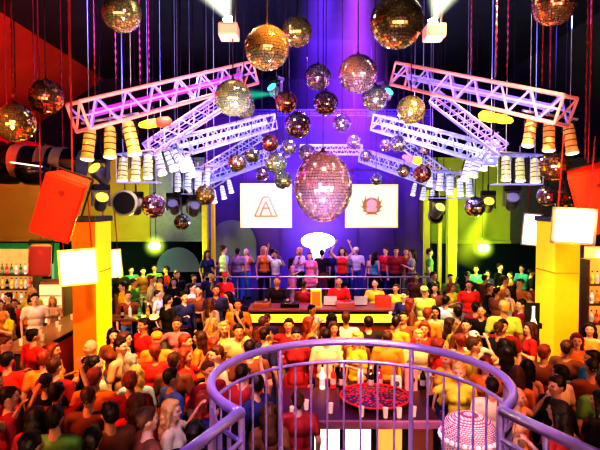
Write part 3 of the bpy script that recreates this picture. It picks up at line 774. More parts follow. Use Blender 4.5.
# ------------------------------------------------------------------ island bar below the railing
YB = 6.35; zc = at(300, 420, YB).z
a = at(280, 420, YB); b = at(437, 420, YB); W = b.x-a.x; xc = (a.x+b.x)/2
t = thing('island_bar', 'island bar counter with glowing front seen through the railing', 'bar', (xc, YB, 0))
bm = NB(); box(bm, 0, .57, zc-.04, W+.06, 1.2, .08, bev=.015); obj('countertop', bm, mat('counter_plum', (.07, .02, .04), .3), t)
bm = NB(); box(bm, 0, -.045, zc-.04, W+.1, .05, .10, bev=.01); obj('counter_edge', bm, mat('counter_mauve', (.42, .2, .32), .35), t)
n = 5
for k in range(n):
    x = -W/2+W*(k+.5)/n
    bm = NB(); box(bm, x, .04, (zc-.08)/2+.05, W/n*.8, .05, zc-.25, bev=.005)
    c = (1, .85, .5) if k < 3 else (1, .35, .08)
    obj('glowing_panel', bm, emis('bar_glow_%d' % k, [(1, .62, .2), (1, .85, .6), (1, .9, .7), (1, .4, .1), (.5, .1, .05)][k], [.9, 1.2, 1.2, .7, .25][k]), t)
for k in range(n+1):
    x = -W/2+W*k/n
    bm = NB(); box(bm, x, .04, zc/2-.04, .07, .09, zc-.08, bev=.01); obj('strut', bm, black, t)
bm = NB(); box(bm, 0, 1.12, zc/2-.04, W, .05, zc-.08); obj('rear_panel', bm, dark, t)
for s in (-1, 1):
    bm = NB(); box(bm, s*(W/2-.03), .58, zc/2-.04, .05, 1.05, zc-.08); obj('side_panel', bm, dark, t)

ISL = t
# red round patterned tray/dome on the island bar
p = at(375, 401, 6.95)
def fan_mat():
    m = bpy.data.materials.new('red_pattern'); m.use_nodes = True; nt = m.node_tree; b = nt.nodes['Principled BSDF']
    tc = nt.nodes.new('ShaderNodeTexCoord'); v = nt.nodes.new('ShaderNodeTexVoronoi'); v.inputs['Scale'].default_value = 24
    cr = nt.nodes.new('ShaderNodeValToRGB'); cr.color_ramp.elements[0].color = (.9, .03, .02, 1); cr.color_ramp.elements[1].color = (.03, .01, .04, 1)
    cr.color_ramp.elements[0].position = .22; cr.color_ramp.elements[1].position = .5
    nt.links.new(tc.outputs['Object'], v.inputs['Vector']); nt.links.new(v.outputs['Distance'], cr.inputs[0])
    nt.links.new(cr.outputs[0], b.inputs['Base Color']); b.inputs['Roughness'].default_value = .4
    nt.links.new(cr.outputs[0], b.inputs['Emission Color']); b.inputs['Emission Strength'].default_value = .2
    return m
t = thing('round_tray', 'large round red and black patterned tray on the island bar', 'tray', (p.x, 6.98, zc))
bm = NB(); lathe(bm, [(.12, 0), (.14, .03), (.44, .045), (.47, .06), (.465, .075), (.44, .06), (.02, .12)], 40); obj('tray_disc', bm, fan_mat(), t, smooth=False)
bm = NB(); sweep(bm, [(.465*math.cos(2*math.pi*k/48), .465*math.sin(2*math.pi*k/48), .075) for k in range(49)], .012, 8); obj('tray_rim', bm, mat('tray_rim', (.8, .05, .04), .4), t)

BOTM = {}
def bottle_obj(name, x, y, z, h, r, m, capm, label, grp, proto={}):
    key = (m.name, capm.name)
    if key not in proto:
        bm = NB(); lathe(bm, [(.9, 0), (1, .02), (1, .58), (.75, .68), (.35, .75), (.33, .93)], 12); me = bpy.data.meshes.new('bottle_body'); bm.to_mesh(me); bm.free(); me.materials.append(m)
        bm = NB(); lathe(bm, [(.37, .90), (.37, 1.0)], 10); mc = bpy.data.meshes.new('cap'); bm.to_mesh(mc); bm.free(); mc.materials.append(capm)
        bm = NB(); lathe(bm, [(1.02, .18), (1.03, .2), (1.03, .42), (1.02, .44)], 12); ml = bpy.data.meshes.new('paper_label'); bm.to_mesh(ml); bm.free(); ml.materials.append(mat('paper_'+m.name, tuple(min(1, .5+c*.5) for c in m.node_tree.nodes['Principled BSDF'].inputs['Base Color'].default_value[:3]), .7))
        proto[key] = (me, mc, ml)
    t = thing(name, label, 'bottle', (x, y, z), group=grp)
    for nm, me in zip(('glass_body', 'cap', 'paper_label'), proto[key]):
        o = bpy.data.objects.new(nm, me); COL.objects.link(o); o.parent = t; o.scale = (r, r, h)
    return t
def gm(name, c, e=.0): return mat('glass_'+name, c, .12, 0, em=c, es=e)
G = {'amber': gm('amber', (.7, .3, .03), .15), 'green': gm('green', (.05, .35, .1), .1), 'clear': gm('clear', (.75, .8, .85), .15), 'dark': gm('dark', (.03, .02, .03)), 'white': gm('white', (.95, .9, .92), .25), 'red': gm('red', (.75, .05, .05), .2), 'yellow': gm('yellow', (.9, .7, .1), .25)}
for i, (px, k, h, d) in enumerate(((322, 'white', .36, 'tall white bottle at the outer end of the island bar'), (333, 'red', .33, 'red bottle next to the tall white one on the island bar'),
        (341, 'dark', .36, 'dark bottle before the tray edge on the island bar'), (360, 'white', .38, 'tall white bottle standing directly behind the red tray'),
        (370, 'dark', .33, 'dark bottle directly behind the red tray'), (379, 'red', .32, 'red bottle directly behind the red tray'),
        (421, 'dark', .32, 'dark bottle near the post end of the island bar'), (428, 'clear', .34, 'clear bottle near the post end of the island bar'))):
    p = at(px, 385, 7.55); bottle_obj('bottle', p.x, 7.44+.05*(i % 2), zc, h, .042, G[k], G['dark'] if k != 'dark' else G['white'], d, 'bottles on the island bar')
def carton(px, w, h, m, mp, label):
    p = at(px, 385, 7.4); t = thing('carton', label, 'carton', (p.x, 7.4, zc))
    bm = NB(); box(bm, 0, 0, h/2, w, .12, h, bev=.008); obj('carton_body', bm, m, t)
    bm = NB(); tube(bm, (0, -.062, h*.55), (0, -.068, h*.55), w*.28, seg=16); obj('printed_disc', bm, mp, t)
carton(411, .16, .30, mat('carton_pink', (.95, .3, .25), .5, em=(1, .25, .2), es=.3), black, 'pink carton with a black disc on the island bar')
carton(396, .14, .2, mat('carton_peach', (.95, .6, .45), .5, em=(1, .5, .3), es=.25), mat('carton_dot', (.1, .08, .1), .5), 'low peach carton beside the pink one on the island bar')

for s_, lab in ((-1, 'outer'), (1, 'basket')):
    bm = NB(); tube(bm, (s_*(W/2+.06), -.02, 0), (s_*(W/2+.06), -.02, zc+.12), .03, seg=12); obj('corner_post', bm, mat('post_plum', (.2, .08, .25), .3, .4), ISL)
for i in range(7):
    x = xc-W/2+.15+W*(i+.35*math.sin(i*5))/7.2; y = YB+.1+.11*(i*5 % 3)
    if abs(x-at(375, 401, 6.95).x) < .55 and y > 6.5: y = YB+.06
    glass(x, y, zc, 'pale drinking glass, %s along the front edge of the island bar' % ORD[i])
# woven basket seat
p = at(466, 436, 6.1)
t = thing('wicker_basket', 'pink white woven domed basket behind the violet railing', 'basket', (p.x, 6.0, 0))
def weave():
    m = bpy.data.materials.new('weave'); m.use_nodes = True; nt = m.node_tree; b = nt.nodes['Principled BSDF']
    tc = nt.nodes.new('ShaderNodeTexCoord'); br = nt.nodes.new('ShaderNodeTexBrick'); br.inputs['Scale'].default_value = 14
    br.inputs['Color1'].default_value = (.95, .75, .78, 1); br.inputs['Color2'].default_value = (.9, .6, .68, 1); br.inputs['Mortar'].default_value = (.3, .08, .15, 1); br.inputs['Mortar Size'].default_value = .05
    mp = nt.nodes.new('ShaderNodeMapping'); mp.inputs['Rotation'].default_value = (math.radians(90), 0, 0)
    nt.links.new(tc.outputs['Object'], mp.inputs[0]); nt.links.new(mp.outputs[0], br.inputs[0]); nt.links.new(br.outputs[0], b.inputs['Base Color'])
    nt.links.new(br.outputs[0], b.inputs['Emission Color']); b.inputs['Emission Strength'].default_value = .15
    return m
bm = NB(); lathe(bm, [(.22, 0), (.26, .3), (.31, .85), (.33, 1.0), (.31, 1.1), (.25, 1.19), (.15, 1.24), (.02, 1.26)], 28); obj('woven_body', bm, weave(), t)
bm = NB()
for k in range(28):
    q = 2*math.pi*k/28; ball(bm, (.325*math.cos(q), .325*math.sin(q), 1.0), .032, 8, 6)
obj('braided_rim', bm, mat('rim_pink', (.95, .7, .72), .6, em=(1, .6, .6), es=.25), t)

# ------------------------------------------------------------------ bars at the sides
def back_bar(x0, x1, Y, zs, m, glow, label, side_panel=True, d=.35, th=.03):
    xc = (x0+x1)/2; w = x1-x0
    t = thing('back_bar_shelf', label, 'shelf', (xc, Y, 0))
    bm = NB(); box(bm, 0, d, 1.3, w, .05, 2.6); obj('back_panel', bm, glow, t)
    for z in zs:
        bm = NB(); box(bm, 0, d/2, z-th/2, w-.06, d-.02, th); obj('shelf_board', bm, m, t)
    for s in (-1, 1):
        bm = NB(); box(bm, s*w/2, d/2, 1.3, .05, d, 2.6); obj('side_panel', bm, m, t)
    return t
shm = mat('shelf_dark', (.12, .05, .03), .5)
zsL = [.95, 1.3, 1.65, 2.0]
aL0 = at(-30, 300, 12.6).x; aL1 = at(34, 300, 12.6).x
back_bar(aL0, aL1, 12.6, zsL, shm, mat('bar_glow_warm', (.8, .45, .2), .6, em=(1, .55, .2), es=.25, noise=.3), 'bottle shelves behind the lit bar, orange column side')
bx0 = at(588, 300, 10.4).x; bx1 = at(660, 300, 10.4).x
zsR = [.9, 1.3, 1.7, 2.1]
back_bar(bx0, bx1, 10.4, zsR, shm, mat('bar_glow_or', (.8, .4, .12), .6, em=(1, .45, .1), es=.35, noise=.3), 'bottle shelves behind the gold column')
gk = list(G.keys()); n = 0
for (x0, x1, Y, zs, nm, num) in ((aL0, aL1, 12.6, zsL, 'on the shelves, orange column side', 12), (bx0, bx1, 10.4, zsR, 'on the shelves behind the gold column', 12)):
    for r_, z in enumerate(zs):
        cnt = {}
        ks = [gk[(i*3+r_*2+i//3) % len(gk)] for i in range(num)]
        for i in range(num):
            k = ks[i]; cnt[k] = cnt.get(k, 0)+1
            x = x0+.1+(x1-x0-.2)*(i+.5)/num
            lab = '%s bottle, %s of that colour on the %s shelf, %s' % (k, ORD[cnt[k]-1], ['lowest', 'second', 'third', 'top'][r_], nm.replace('on the shelves, ', '').replace('on the shelves ', ''))
            bottle_obj('bottle', x, Y+.14, z, .26, .036, G[k], G['dark'] if k != 'dark' else G['yellow'], lab, 'bottles '+nm)
# left bar counter
xb = -4.75
t = thing('bar_counter', 'lit bar counter running behind the orange column', 'bar', (xb-.35, 11.0, 0))
bm = NB(); box(bm, 0, 0, 1.07, .75, 3.6, .07, bev=.015); obj('countertop', bm, mat('counter_cream', (.35, .2, .1), .3), t)
bm = NB(); box(bm, .33, 0, .52, .05, 3.5, 1.04); obj('front_panel', bm, mat('counter_redp', (.6, .06, .03), .5), t)
bm = NB(); box(bm, .385, 0, 1.06, .03, 3.62, .08); obj('counter_edge', bm, black, t)
for y in (-1.72, 1.72):
    bm = NB(); box(bm, 0, y, .52, .66, .05, 1.04); obj('end_panel', bm, dark, t)
for i in range(9): glass(xb-.5+.22*(i % 2)+.1, 9.5+.36*i, 1.105, 'pale drinking glass, %s along the lit bar counter from the near end' % ORD[i])
# upright cooler / register on left bar
t = thing('bar_fridge', 'glowing cream drinks cabinet behind the lit bar counter', 'cabinet', (at(48, 310, 12.9).x, 12.9, 0))
bm = NB(); box(bm, 0, .2, .9, .85, .5, 1.8, bev=.02); obj('carcass', bm, mat('cab_brown', (.4, .2, .1), .5), t)
bm = NB(); box(bm, 0, -.07, 1.25, .75, .03, .95); obj('glass_door', bm, emis('cab_glow', (1, .7, .35), .6), t)
bm = NB()
for z in (.95, 1.2, 1.45): box(bm, 0, -.09, z, .75, .02, .02)
obj('door_bar', bm, mat('cab_bar', (.4, .2, .1), .5), t)

# poster + bottle sign on right
t = thing('lit_poster', 'peach lit poster with a pale figure behind the gold column', 'poster', at(597, 266, 10.9))
bm = NB(); box(bm, 0, 0, 0, .62, .04, .85); obj('poster_panel', bm, mat('poster_peach', (.9, .45, .2), .6, em=(1, .45, .2), es=.55, noise=.35, nscale=5), t)
bm = NB(); ball(bm, (.02, -.03, .22), (.09, .015, .12)); ball(bm, (.02, -.03, -.08), (.17, .015, .25)); obj('printed_figure', bm, mat('poster_fig', (.8, .8, .75), .6, em=(.9, .9, .8), es=.5), t)
bm = NB()
for s in (-1, 1): box(bm, s*.31, 0, 0, .03, .06, .88); box(bm, 0, 0, s*.43, .64, .06, .03)
obj('frame', bm, black, t)
p = at(538, 349, 9.2)
t = thing('bottle_sign', 'tall white bottle shaped sign on the gold column', 'sign', (p.x-.02, 9.36, p.z))
bm = NB(); box(bm, 0, .05, .36, .26, .03, .86); obj('backing_board', bm, black, t)
bm = NB(); lathe(bm, [(.065, 0), (.075, .02), (.075, .40), (.03, .52), (.026, .70), (.03, .71), (.03, .74)], 14, M=Matrix.Diagonal((1, .4, 1, 1))); obj('bottle_shape', bm, mat('sign_white', (.9, .9, .85), .5, em=(1, 1, .85), es=.5), t)
bm = NB(); box(bm, 0, -.032, .2, .11, .01, .2); obj('bottle_label', bm, black, t)
# bracket connecting board to column
bm = NB(); box(bm, .13, .08, .36, .12, .04, .1); obj('bracket', bm, black, t)

# DJ monitor / left red bar tables
def cabinet_small(px, py, Y, w, h, m, label, name='bar_table', cat='table'):
    p = at(px, py, Y); t = thing(name, label, cat, (p.x, Y, 0))
    bm = NB(); box(bm, 0, 0, p.z, w, .5, .05, bev=.01); obj('tabletop', bm, m, t)
    bm = NB(); tube(bm, (0, 0, .03), (0, 0, p.z), .04); obj('pole', bm, black, t)
    bm = NB(); tube(bm, (0, 0, 0), (0, 0, .03), .22, seg=20); obj('base', bm, black, t)
    return p
pz = cabinet_small(134, 318, 11.0, 1.1, 1, mat('tab_brown', (.25, .08, .05), .4), 'dark high table beyond the orange column')
for i, px in enumerate((124, 130, 141, 148)):
    q = at(px, 318, 11.0); bottle_obj('bottle', q.x, 10.9+.1*(i % 2), q.z+.026, .28, .036, G[['dark', 'clear', 'green', 'amber'][i]], G['red'], '%s bottle on the dark high table beyond the orange column' % ['dark', 'clear', 'green', 'amber'][i], 'bottles on the high table')

#PB
# ------------------------------------------------------------------ people
SKIN = [mat('skin_a', (.80, .48, .34), .55), mat('skin_b', (.66, .38, .25), .55), mat('skin_c', (.88, .60, .46), .55)]
FEAT = mat('eye_brow_dark', (.14, .06, .04), .5); LIP = mat('lips', (.5, .12, .1), .5)
HAIRC = {'dark': (.02, .012, .01), 'brown': (.10, .04, .02), 'auburn': (.28, .06, .03), 'blond': (.75, .5, .18), 'grey': (.4, .38, .35)}
CLO = {'white': (.92, .88, .84), 'cream': (.95, .80, .55), 'red': (.80, .05, .04), 'orange': (.95, .35, .06), 'yellow': (.95, .75, .08), 'pink': (.95, .35, .45),
       'black': (.02, .02, .025), 'navy': (.04, .05, .2), 'brown': (.26, .10, .05), 'blue': (.10, .22, .65), 'teal': (.10, .50, .50), 'green': (.20, .45, .12),
       'grey': (.35, .34, .38), 'pale blue': (.55, .70, .90), 'maroon': (.35, .03, .05), 'peach': (.95, .55, .35), 'lime': (.65, .85, .2)}
def cloth(c): return mat('cloth_'+c.replace(' ', '_'), CLO[c], .8, noise=.18, nscale=9)
def hairm(c): return mat('hair_'+c, HAIRC[c], .5, noise=.3, nscale=30)

def cap_(L, a, b, ra, rb): L.append(('c', Vector(a), Vector(b), ra, rb))
def ell(L, c, r, rot=None): L.append(('e', Vector(c), r, rot))
def solid(L, voxel, smooth=4):
    bm = NB()
    for it in L:
        if it[0] == 'e':
            ball(bm, it[1], it[2], 20, 14, M=it[3])
        else:
            _, a, b, ra, rb = it
            tmp = bmesh.new()
            for c, r in ((a, ra), (b, rb)):
                bmesh.ops.create_icosphere(tmp, subdivisions=2, radius=r, matrix=Matrix.Translation(c))
            bmesh.ops.delete(tmp, geom=tmp.edges[:], context='EDGES_FACES')
            h = bmesh.ops.convex_hull(tmp, input=tmp.verts[:])
            junk = list({g for g in h['geom_interior']+h['geom_unused'] if isinstance(g, bmesh.types.BMVert)})
            if junk: bmesh.ops.delete(tmp, geom=junk, context='VERTS')
            me = bpy.data.meshes.new('tmp'); tmp.to_mesh(me); tmp.free(); bm.from_mesh(me); bpy.data.meshes.remove(me)
    me = bpy.data.meshes.new('src'); bm.to_mesh(me); bm.free()
    o = bpy.data.objects.new('src', me); COL.objects.link(o)
    r = o.modifiers.new('r', 'REMESH'); r.mode = 'VOXEL'; r.voxel_size = voxel; r.use_smooth_shade = True
    if smooth:
        s = o.modifiers.new('s', 'SMOOTH'); s.factor = .5; s.iterations = smooth
    dg = bpy.context.evaluated_depsgraph_get()
    out = bpy.data.meshes.new_from_object(o.evaluated_get(dg))
    bpy.data.objects.remove(o); bpy.data.meshes.remove(me)
    out.materials.clear()
    for p in out.polygons: p.use_smooth = True
    return out
def lerp(a, b, t): return Vector(a)*(1-t)+Vector(b)*t
def hand(L, w, d, side, curl):
    d = Vector(d).normalized(); up = Vector((0, 0, 1)) if abs(d.z) < .8 else Vector((0, 1, 0))
    lat = d.cross(up).normalized(); nrm = lat.cross(d).normalized()
    w = Vector(w)
    for k in (-1, -.33, .33, 1): cap_(L, w+d*.01, w+d*.085+lat*(.026*k), .016, .012)
    for k, ln in zip((-1, -.33, .33, 1), (.062, .074, .078, .068)):
        b0 = w+d*.088+lat*(.027*k)
        m1 = b0+(d*math.cos(curl*.5)-nrm*math.sin(curl*.5))*ln*.5
        e = m1+(d*math.cos(curl)-nrm*math.sin(curl))*ln*.5
        cap_(L, b0, m1, .0095, .009); cap_(L, m1, e, .009, .0075)
    b0 = w+d*.03-lat*.022*side; m1 = b0+(d*.6-lat*side*.8)*.04; cap_(L, b0, m1, .013, .010); cap_(L, m1, m1+(d*.9-lat*side*.2-nrm*.25)*.035, .010, .0085)

def make_person(kind, pose, hairk, top, bottom):
    """kind m/f; faces -Y; height 1.75 / 1.68"""
    f = kind == 'f'; k = .955 if f else 1.0; sh = .165 if f else .195; hw = .095
    B = []; Z = lambda z: z*k
    ell(B, (0, .01, Z(.97)), (.165 if f else .155, .115, .13)); ell(B, (0, 0, Z(1.12)), (.118 if f else .135, .092, .15)); ell(B, (0, .0, Z(1.31)), (.148 if f else .172, .108, .18))
    if f:
        for s in (-1, 1): ell(B, (s*.065, -.085, Z(1.30)), (.055, .05, .055))
    cap_(B, (-sh*.85, 0, Z(1.43)), (sh*.85, 0, Z(1.43)), .055, .055); cap_(B, (0, .01, Z(1.42)), (0, -.005, Z(1.56)), .062 if not f else .052, .050)
    hz = Z(1.655)
    ell(B, (0, .005, hz), (.076, .094, .105)); ell(B, (0, -.035, hz-.055), (.054, .056, .058)); ell(B, (0, -.06, hz-.088), (.03, .03, .025))
    cap_(B, (0, -.088, hz+.01), (0, -.108, hz-.022), .009, .014)
    cap_(B, (-.03, -.082, hz+.03), (.03, -.082, hz+.03), .012, .012)
    for s in (-1, 1): ell(B, (s*.078, .008, hz-.01), (.011, .02, .03)); ell(B, (s*.04, -.062, hz-.03), (.024, .026, .02))
    # legs
    J = {}
    for s in (-1, 1):
        sw = .03 if s > 0 else -.02
        hip = Vector((s*hw, 0, Z(.92))); kn = Vector((s*(hw+.015), -.02+sw, Z(.50))); an = Vector((s*(hw+.02), .02+sw, Z(.085)))
        J['leg%d' % s] = (hip, kn, an)
        cap_(B, hip, kn, .085, .055); cap_(B, kn, an, .056, .036); cap_(B, an+Vector((0, .02, -.04)), an+Vector((s*.02, -.15, -.055)), .036, .028)
        # arms
        S0 = Vector((s*sh, 0, Z(1.42)))
        P = {'down': ((s*(sh+.07), .03, Z(1.14)), (s*(sh+.06), -.05, Z(.89))),
             'hold': ((s*(sh+.06), -.02, Z(1.15)), (s*(sh-.03), -.24, Z(1.26))),
             'up': ((s*(sh+.17), -.04, Z(1.62)), (s*(sh+.06), -.08, Z(1.87))),
             'half': ((s*(sh+.2), -.05, Z(1.32)), (s*(sh+.16), -.18, Z(1.54))),
             'desk': ((s*(sh+.07), -.09, Z(1.17)), (s*(sh-.02), -.31, Z(1.12))),
             'cross': ((s*(sh+.03), -.04, Z(1.15)), (-s*.03, -.17, Z(1.19)))}
        ps = pose if isinstance(pose, str) else pose[0 if s < 0 else 1]
        E, Wp = P[ps]; E = Vector(E); Wp = Vector(Wp)
        J['arm%d' % s] = (S0, E, Wp)
        q = .88 if f else 1
        cap_(B, S0, E, .049*q, .038*q); cap_(B, E, Wp, .039*q, .026*q)
        hand(B, Wp, (Wp-E), s, {'down': .7, 'hold': 1.3, 'up': .5, 'half': .8, 'desk': .5, 'cross': .6}[ps])
    body = solid(B, .0125, 2)
    for m in (SKIN[0], FEAT, LIP): body.materials.append(m)
    for p in body.polygons:
        c = p.center
        if c.y < -.055 and c.z > hz-.1:
            for s in (-1, 1):
                if abs(c.x-s*.031) < .012 and abs(c.z-(hz+.004)) < .007: p.material_index = 1
            if abs(c.x) < .022 and abs(c.z-(hz-.058)) < .008: p.material_index = 2
    t = bpy.data.objects.new('person', None); COL.objects.link(t); t.empty_display_size = .1
    t['category'] = 'person'
    b = bpy.data.objects.new('body', body); COL.objects.link(b); b.parent = t
    # shirt
    T = []
    e = .016
    ell(T, (0, .0, Z(1.31)), ((.148 if f else .172)+e, .108+e, .17)); ell(T, (0, 0, Z(1.13)), ((.122 if f else .142)+e, .10+e, .17))
    if f:
        for s in (-1, 1): ell(T, (s*.065, -.088, Z(1.30)), (.064, .058, .062))
    if top != 'tank': cap_(T, (-sh*.85, 0, Z(1.425)), (sh*.85, 0, Z(1.425)), .055+e*.8, .055+e*.8)
    else:
        for s in (-1, 1): cap_(T, (s*.09, -.075, Z(1.38)), (s*.085, .0, Z(1.475)), .024, .024); cap_(T, (s*.085, .0, Z(1.475)), (s*.09, .07, Z(1.38)), .024, .024)
    if top == 'dress': cap_(T, (0, 0, Z(1.0)), (0, 0, Z(.92)), .15, .17); ell(T, (0, 0, Z(.80)), (.20, .16, .2)); ell(T, (0, 0, Z(.66)), (.20, .17, .1))
    else: ell(T, (0, .005, Z(1.0)), ((.155 if not f else .15)+e, .118+e, .10))
    for s in (-1, 1):
        S0, E, Wp = J['arm%d' % s]
        q = .88 if f else 1
        if top in ('short', 'dress'): cap_(T, S0, lerp(S0, E, .62), .049*q+e, .045*q+e*.9)
        elif top == 'long': cap_(T, S0, E, .049*q+e, .040*q+e*.8); cap_(T, E, lerp(E, Wp, .93), .040*q+e*.8, .030*q+e*.6)
    me = solid(T, .015, 3); me.materials.append(cloth('white')); o = bpy.data.objects.new('shirt' if top != 'dress' else 'dress', me); COL.objects.link(o); o.parent = t
    Q = []
    ell(Q, (0, .012, Z(.955)), ((.165 if f else .155)+.012, .115+.012, .115))
    for s in (-1, 1):
        hip, kn, an = J['leg%d' % s]
        if bottom == 'skirt': cap_(Q, hip, lerp(hip, kn, .55), .105, .12); cap_(Q, (0, 0, Z(.9)), (0, 0, Z(.72)), .1, .12)
        else: cap_(Q, hip, kn, .098, .072); cap_(Q, kn, lerp(kn, an, .95), .07, .058)
    me = solid(Q, .017, 3); me.materials.append(cloth('black')); o = bpy.data.objects.new('skirt' if bottom == 'skirt' else 'trousers', me); COL.objects.link(o); o.parent = t
    if bottom != 'skirt' and top != 'dress':
        bm = NB(); lathe(bm, [(.99, -.02), (1.04, -.018), (1.04, .018), (.99, .02)], 20, M=Matrix.Translation((0, .012, Z(.985))) @ Matrix.Diagonal(((.165 if f else .155)+.013, .115+.016, 1, 1)))
        me = bpy.data.meshes.new('belt'); bm.to_mesh(me); bm.free(); me.materials.append(mat('belt_leather', (.25, .12, .06), .4)); o = bpy.data.objects.new('belt', me); COL.objects.link(o); o.parent = t
    for s in (-1, 1):
        an = J['leg%d' % s][2]; H = []
        cap_(H, an+Vector((0, .025, -.035)), an+Vector((s*.02, -.16, -.045)), .045, .038)
        me = solid(H, .014, 1); me.materials.append(black); o = bpy.data.objects.new('shoe', me); COL.objects.link(o); o.parent = t
    # hair
    H = []
    if hairk == 'short':
        ell(H, (0, .022, hz+.028), (.084, .092, .092)); ell(H, (0, -.035, hz+.078), (.062, .045, .032)); ell(H, (0, .055, hz-.02), (.068, .05, .065))
        for s in (-1, 1): ell(H, (s*.07, .0, hz+.03), (.016, .035, .04))
    elif hairk == 'crop':
        ell(H, (0, .018, hz+.032), (.079, .088, .082)); ell(H, (0, .05, hz-.015), (.064, .048, .055))
    elif hairk == 'long':
        ell(H, (0, .025, hz+.026), (.092, .098, .098)); ell(H, (0, -.03, hz+.08), (.065, .05, .034)); ell(H, (0, .075, hz-.09), (.098, .055, .13)); ell(H, (0, .10, hz-.22), (.10, .045, .12))
        for s in (-1, 1): cap_(H, (s*.08, .0, hz+.03), (s*.09, .02, hz-.18), .028, .022)
    elif hairk == 'bun':
        ell(H, (0, .022, hz+.028), (.083, .093, .092)); ell(H, (0, .10, hz+.075), (.045, .045, .045)); ell(H, (0, -.035, hz+.078), (.06, .045, .03))
    elif hairk == 'cap':
        ell(H, (0, .01, hz+.045), (.092, .108, .078)); ell(H, (0, -.11, hz+.04), (.062, .06, .012))
    if H:
        me = solid(H, .012, 2)
        for v in me.vertices:
            v.co += v.normal*(.004*math.sin(v.co.x*160)*math.sin(v.co.z*90+v.co.y*60)) if hairk != 'cap' else Vector()
        me.materials.append(hairm('dark')); o = bpy.data.objects.new('hat' if hairk == 'cap' else 'hair', me); COL.objects.link(o); o.parent = t
    if pose == ('hold', 'down') or pose == ('down', 'hold'):
        s = -1 if pose[0] == 'hold' else 1
        Wp = J['arm%d' % s][2]
    return t
PROTO = {
    'a': make_person('m', 'down', 'short', 'short', 'trousers'),
    'b': make_person('m', ('hold', 'down'), 'short', 'long', 'trousers'),
    'c': make_person('m', ('up', 'half'), 'short', 'short', 'trousers'),
    'd': make_person('m', 'desk', 'crop', 'short', 'trousers'),
    'e': make_person('m', 'cross', 'crop', 'short', 'trousers'),
    'h': make_person('m', ('half', 'hold'), 'cap', 'short', 'trousers'),
    'f': make_person('f', 'down', 'long', 'tank', 'trousers'),
    'g': make_person('f', ('down', 'hold'), 'long', 'short', 'trousers'),
    'i': make_person('f', ('up', 'up'), 'long', 'tank', 'skirt'),
    'j': make_person('f', ('half', 'down'), 'bun', 'dress', 'skirt'),
    'k': make_person('f', ('hold', 'half'), 'long', 'dress', 'skirt'),
    'n': make_person('m', ('down', 'half'), 'none', 'short', 'trousers'),
}
HT = {k: (1.77 if k in 'abcdehn' else 1.69) for k in PROTO}
USED = set(); PEOPLE = []
# zones: key -> (phrase, anchor px, anchor phrase)
ZONE = {
    'LB': ('at the lit bar', 95, 'from the orange column'),
    'LN': ('near the orange column', 95, 'from the column'),
    'LM': ('before the dark high table', 100, 'from the orange column'),
    'LR': ('standing beyond the dark high table', 100, 'from the orange column'),
    'LX': ('in the row by the grey arch', 100, 'from the column'),
    'CC': ('before the DJ desk', 200, 'from the orange column'),
    'IN': ('by the island bar', 200, 'from its outer end'),
    'DJ': ('working behind the DJ desk', 200, 'from the yellow box'),
    'ST': ('dancing on the stage', 200, 'from the grey arch'),
    'RM': ('between the DJ desk and gold column', 400, 'from the desk'),
    'RX': ('in the green lit back row', 420, 'from the stage'),
    'RN': ('between railing and gold column', 410, 'from the railing'),
    'RB': ('beside the gold column bar', 530, 'from the column'),
}
FACE = {'f': 0, 'b': math.pi, 'l': -math.pi/2, 'r': math.pi/2, 'x': math.pi*.75, 'y': -math.pi*.75, 'p': math.pi*.25, 'q': -math.pi*.25}
PHR = {'a': '', 'b': 'holding up one hand', 'c': 'with arms raised', 'd': 'leaning arms forward', 'e': 'with folded arms', 'h': 'gesturing', 'f': '', 'g': 'holding up one hand', 'i': 'with arms up', 'j': 'in motion', 'k': 'gesturing', 'n': 'gesturing'}
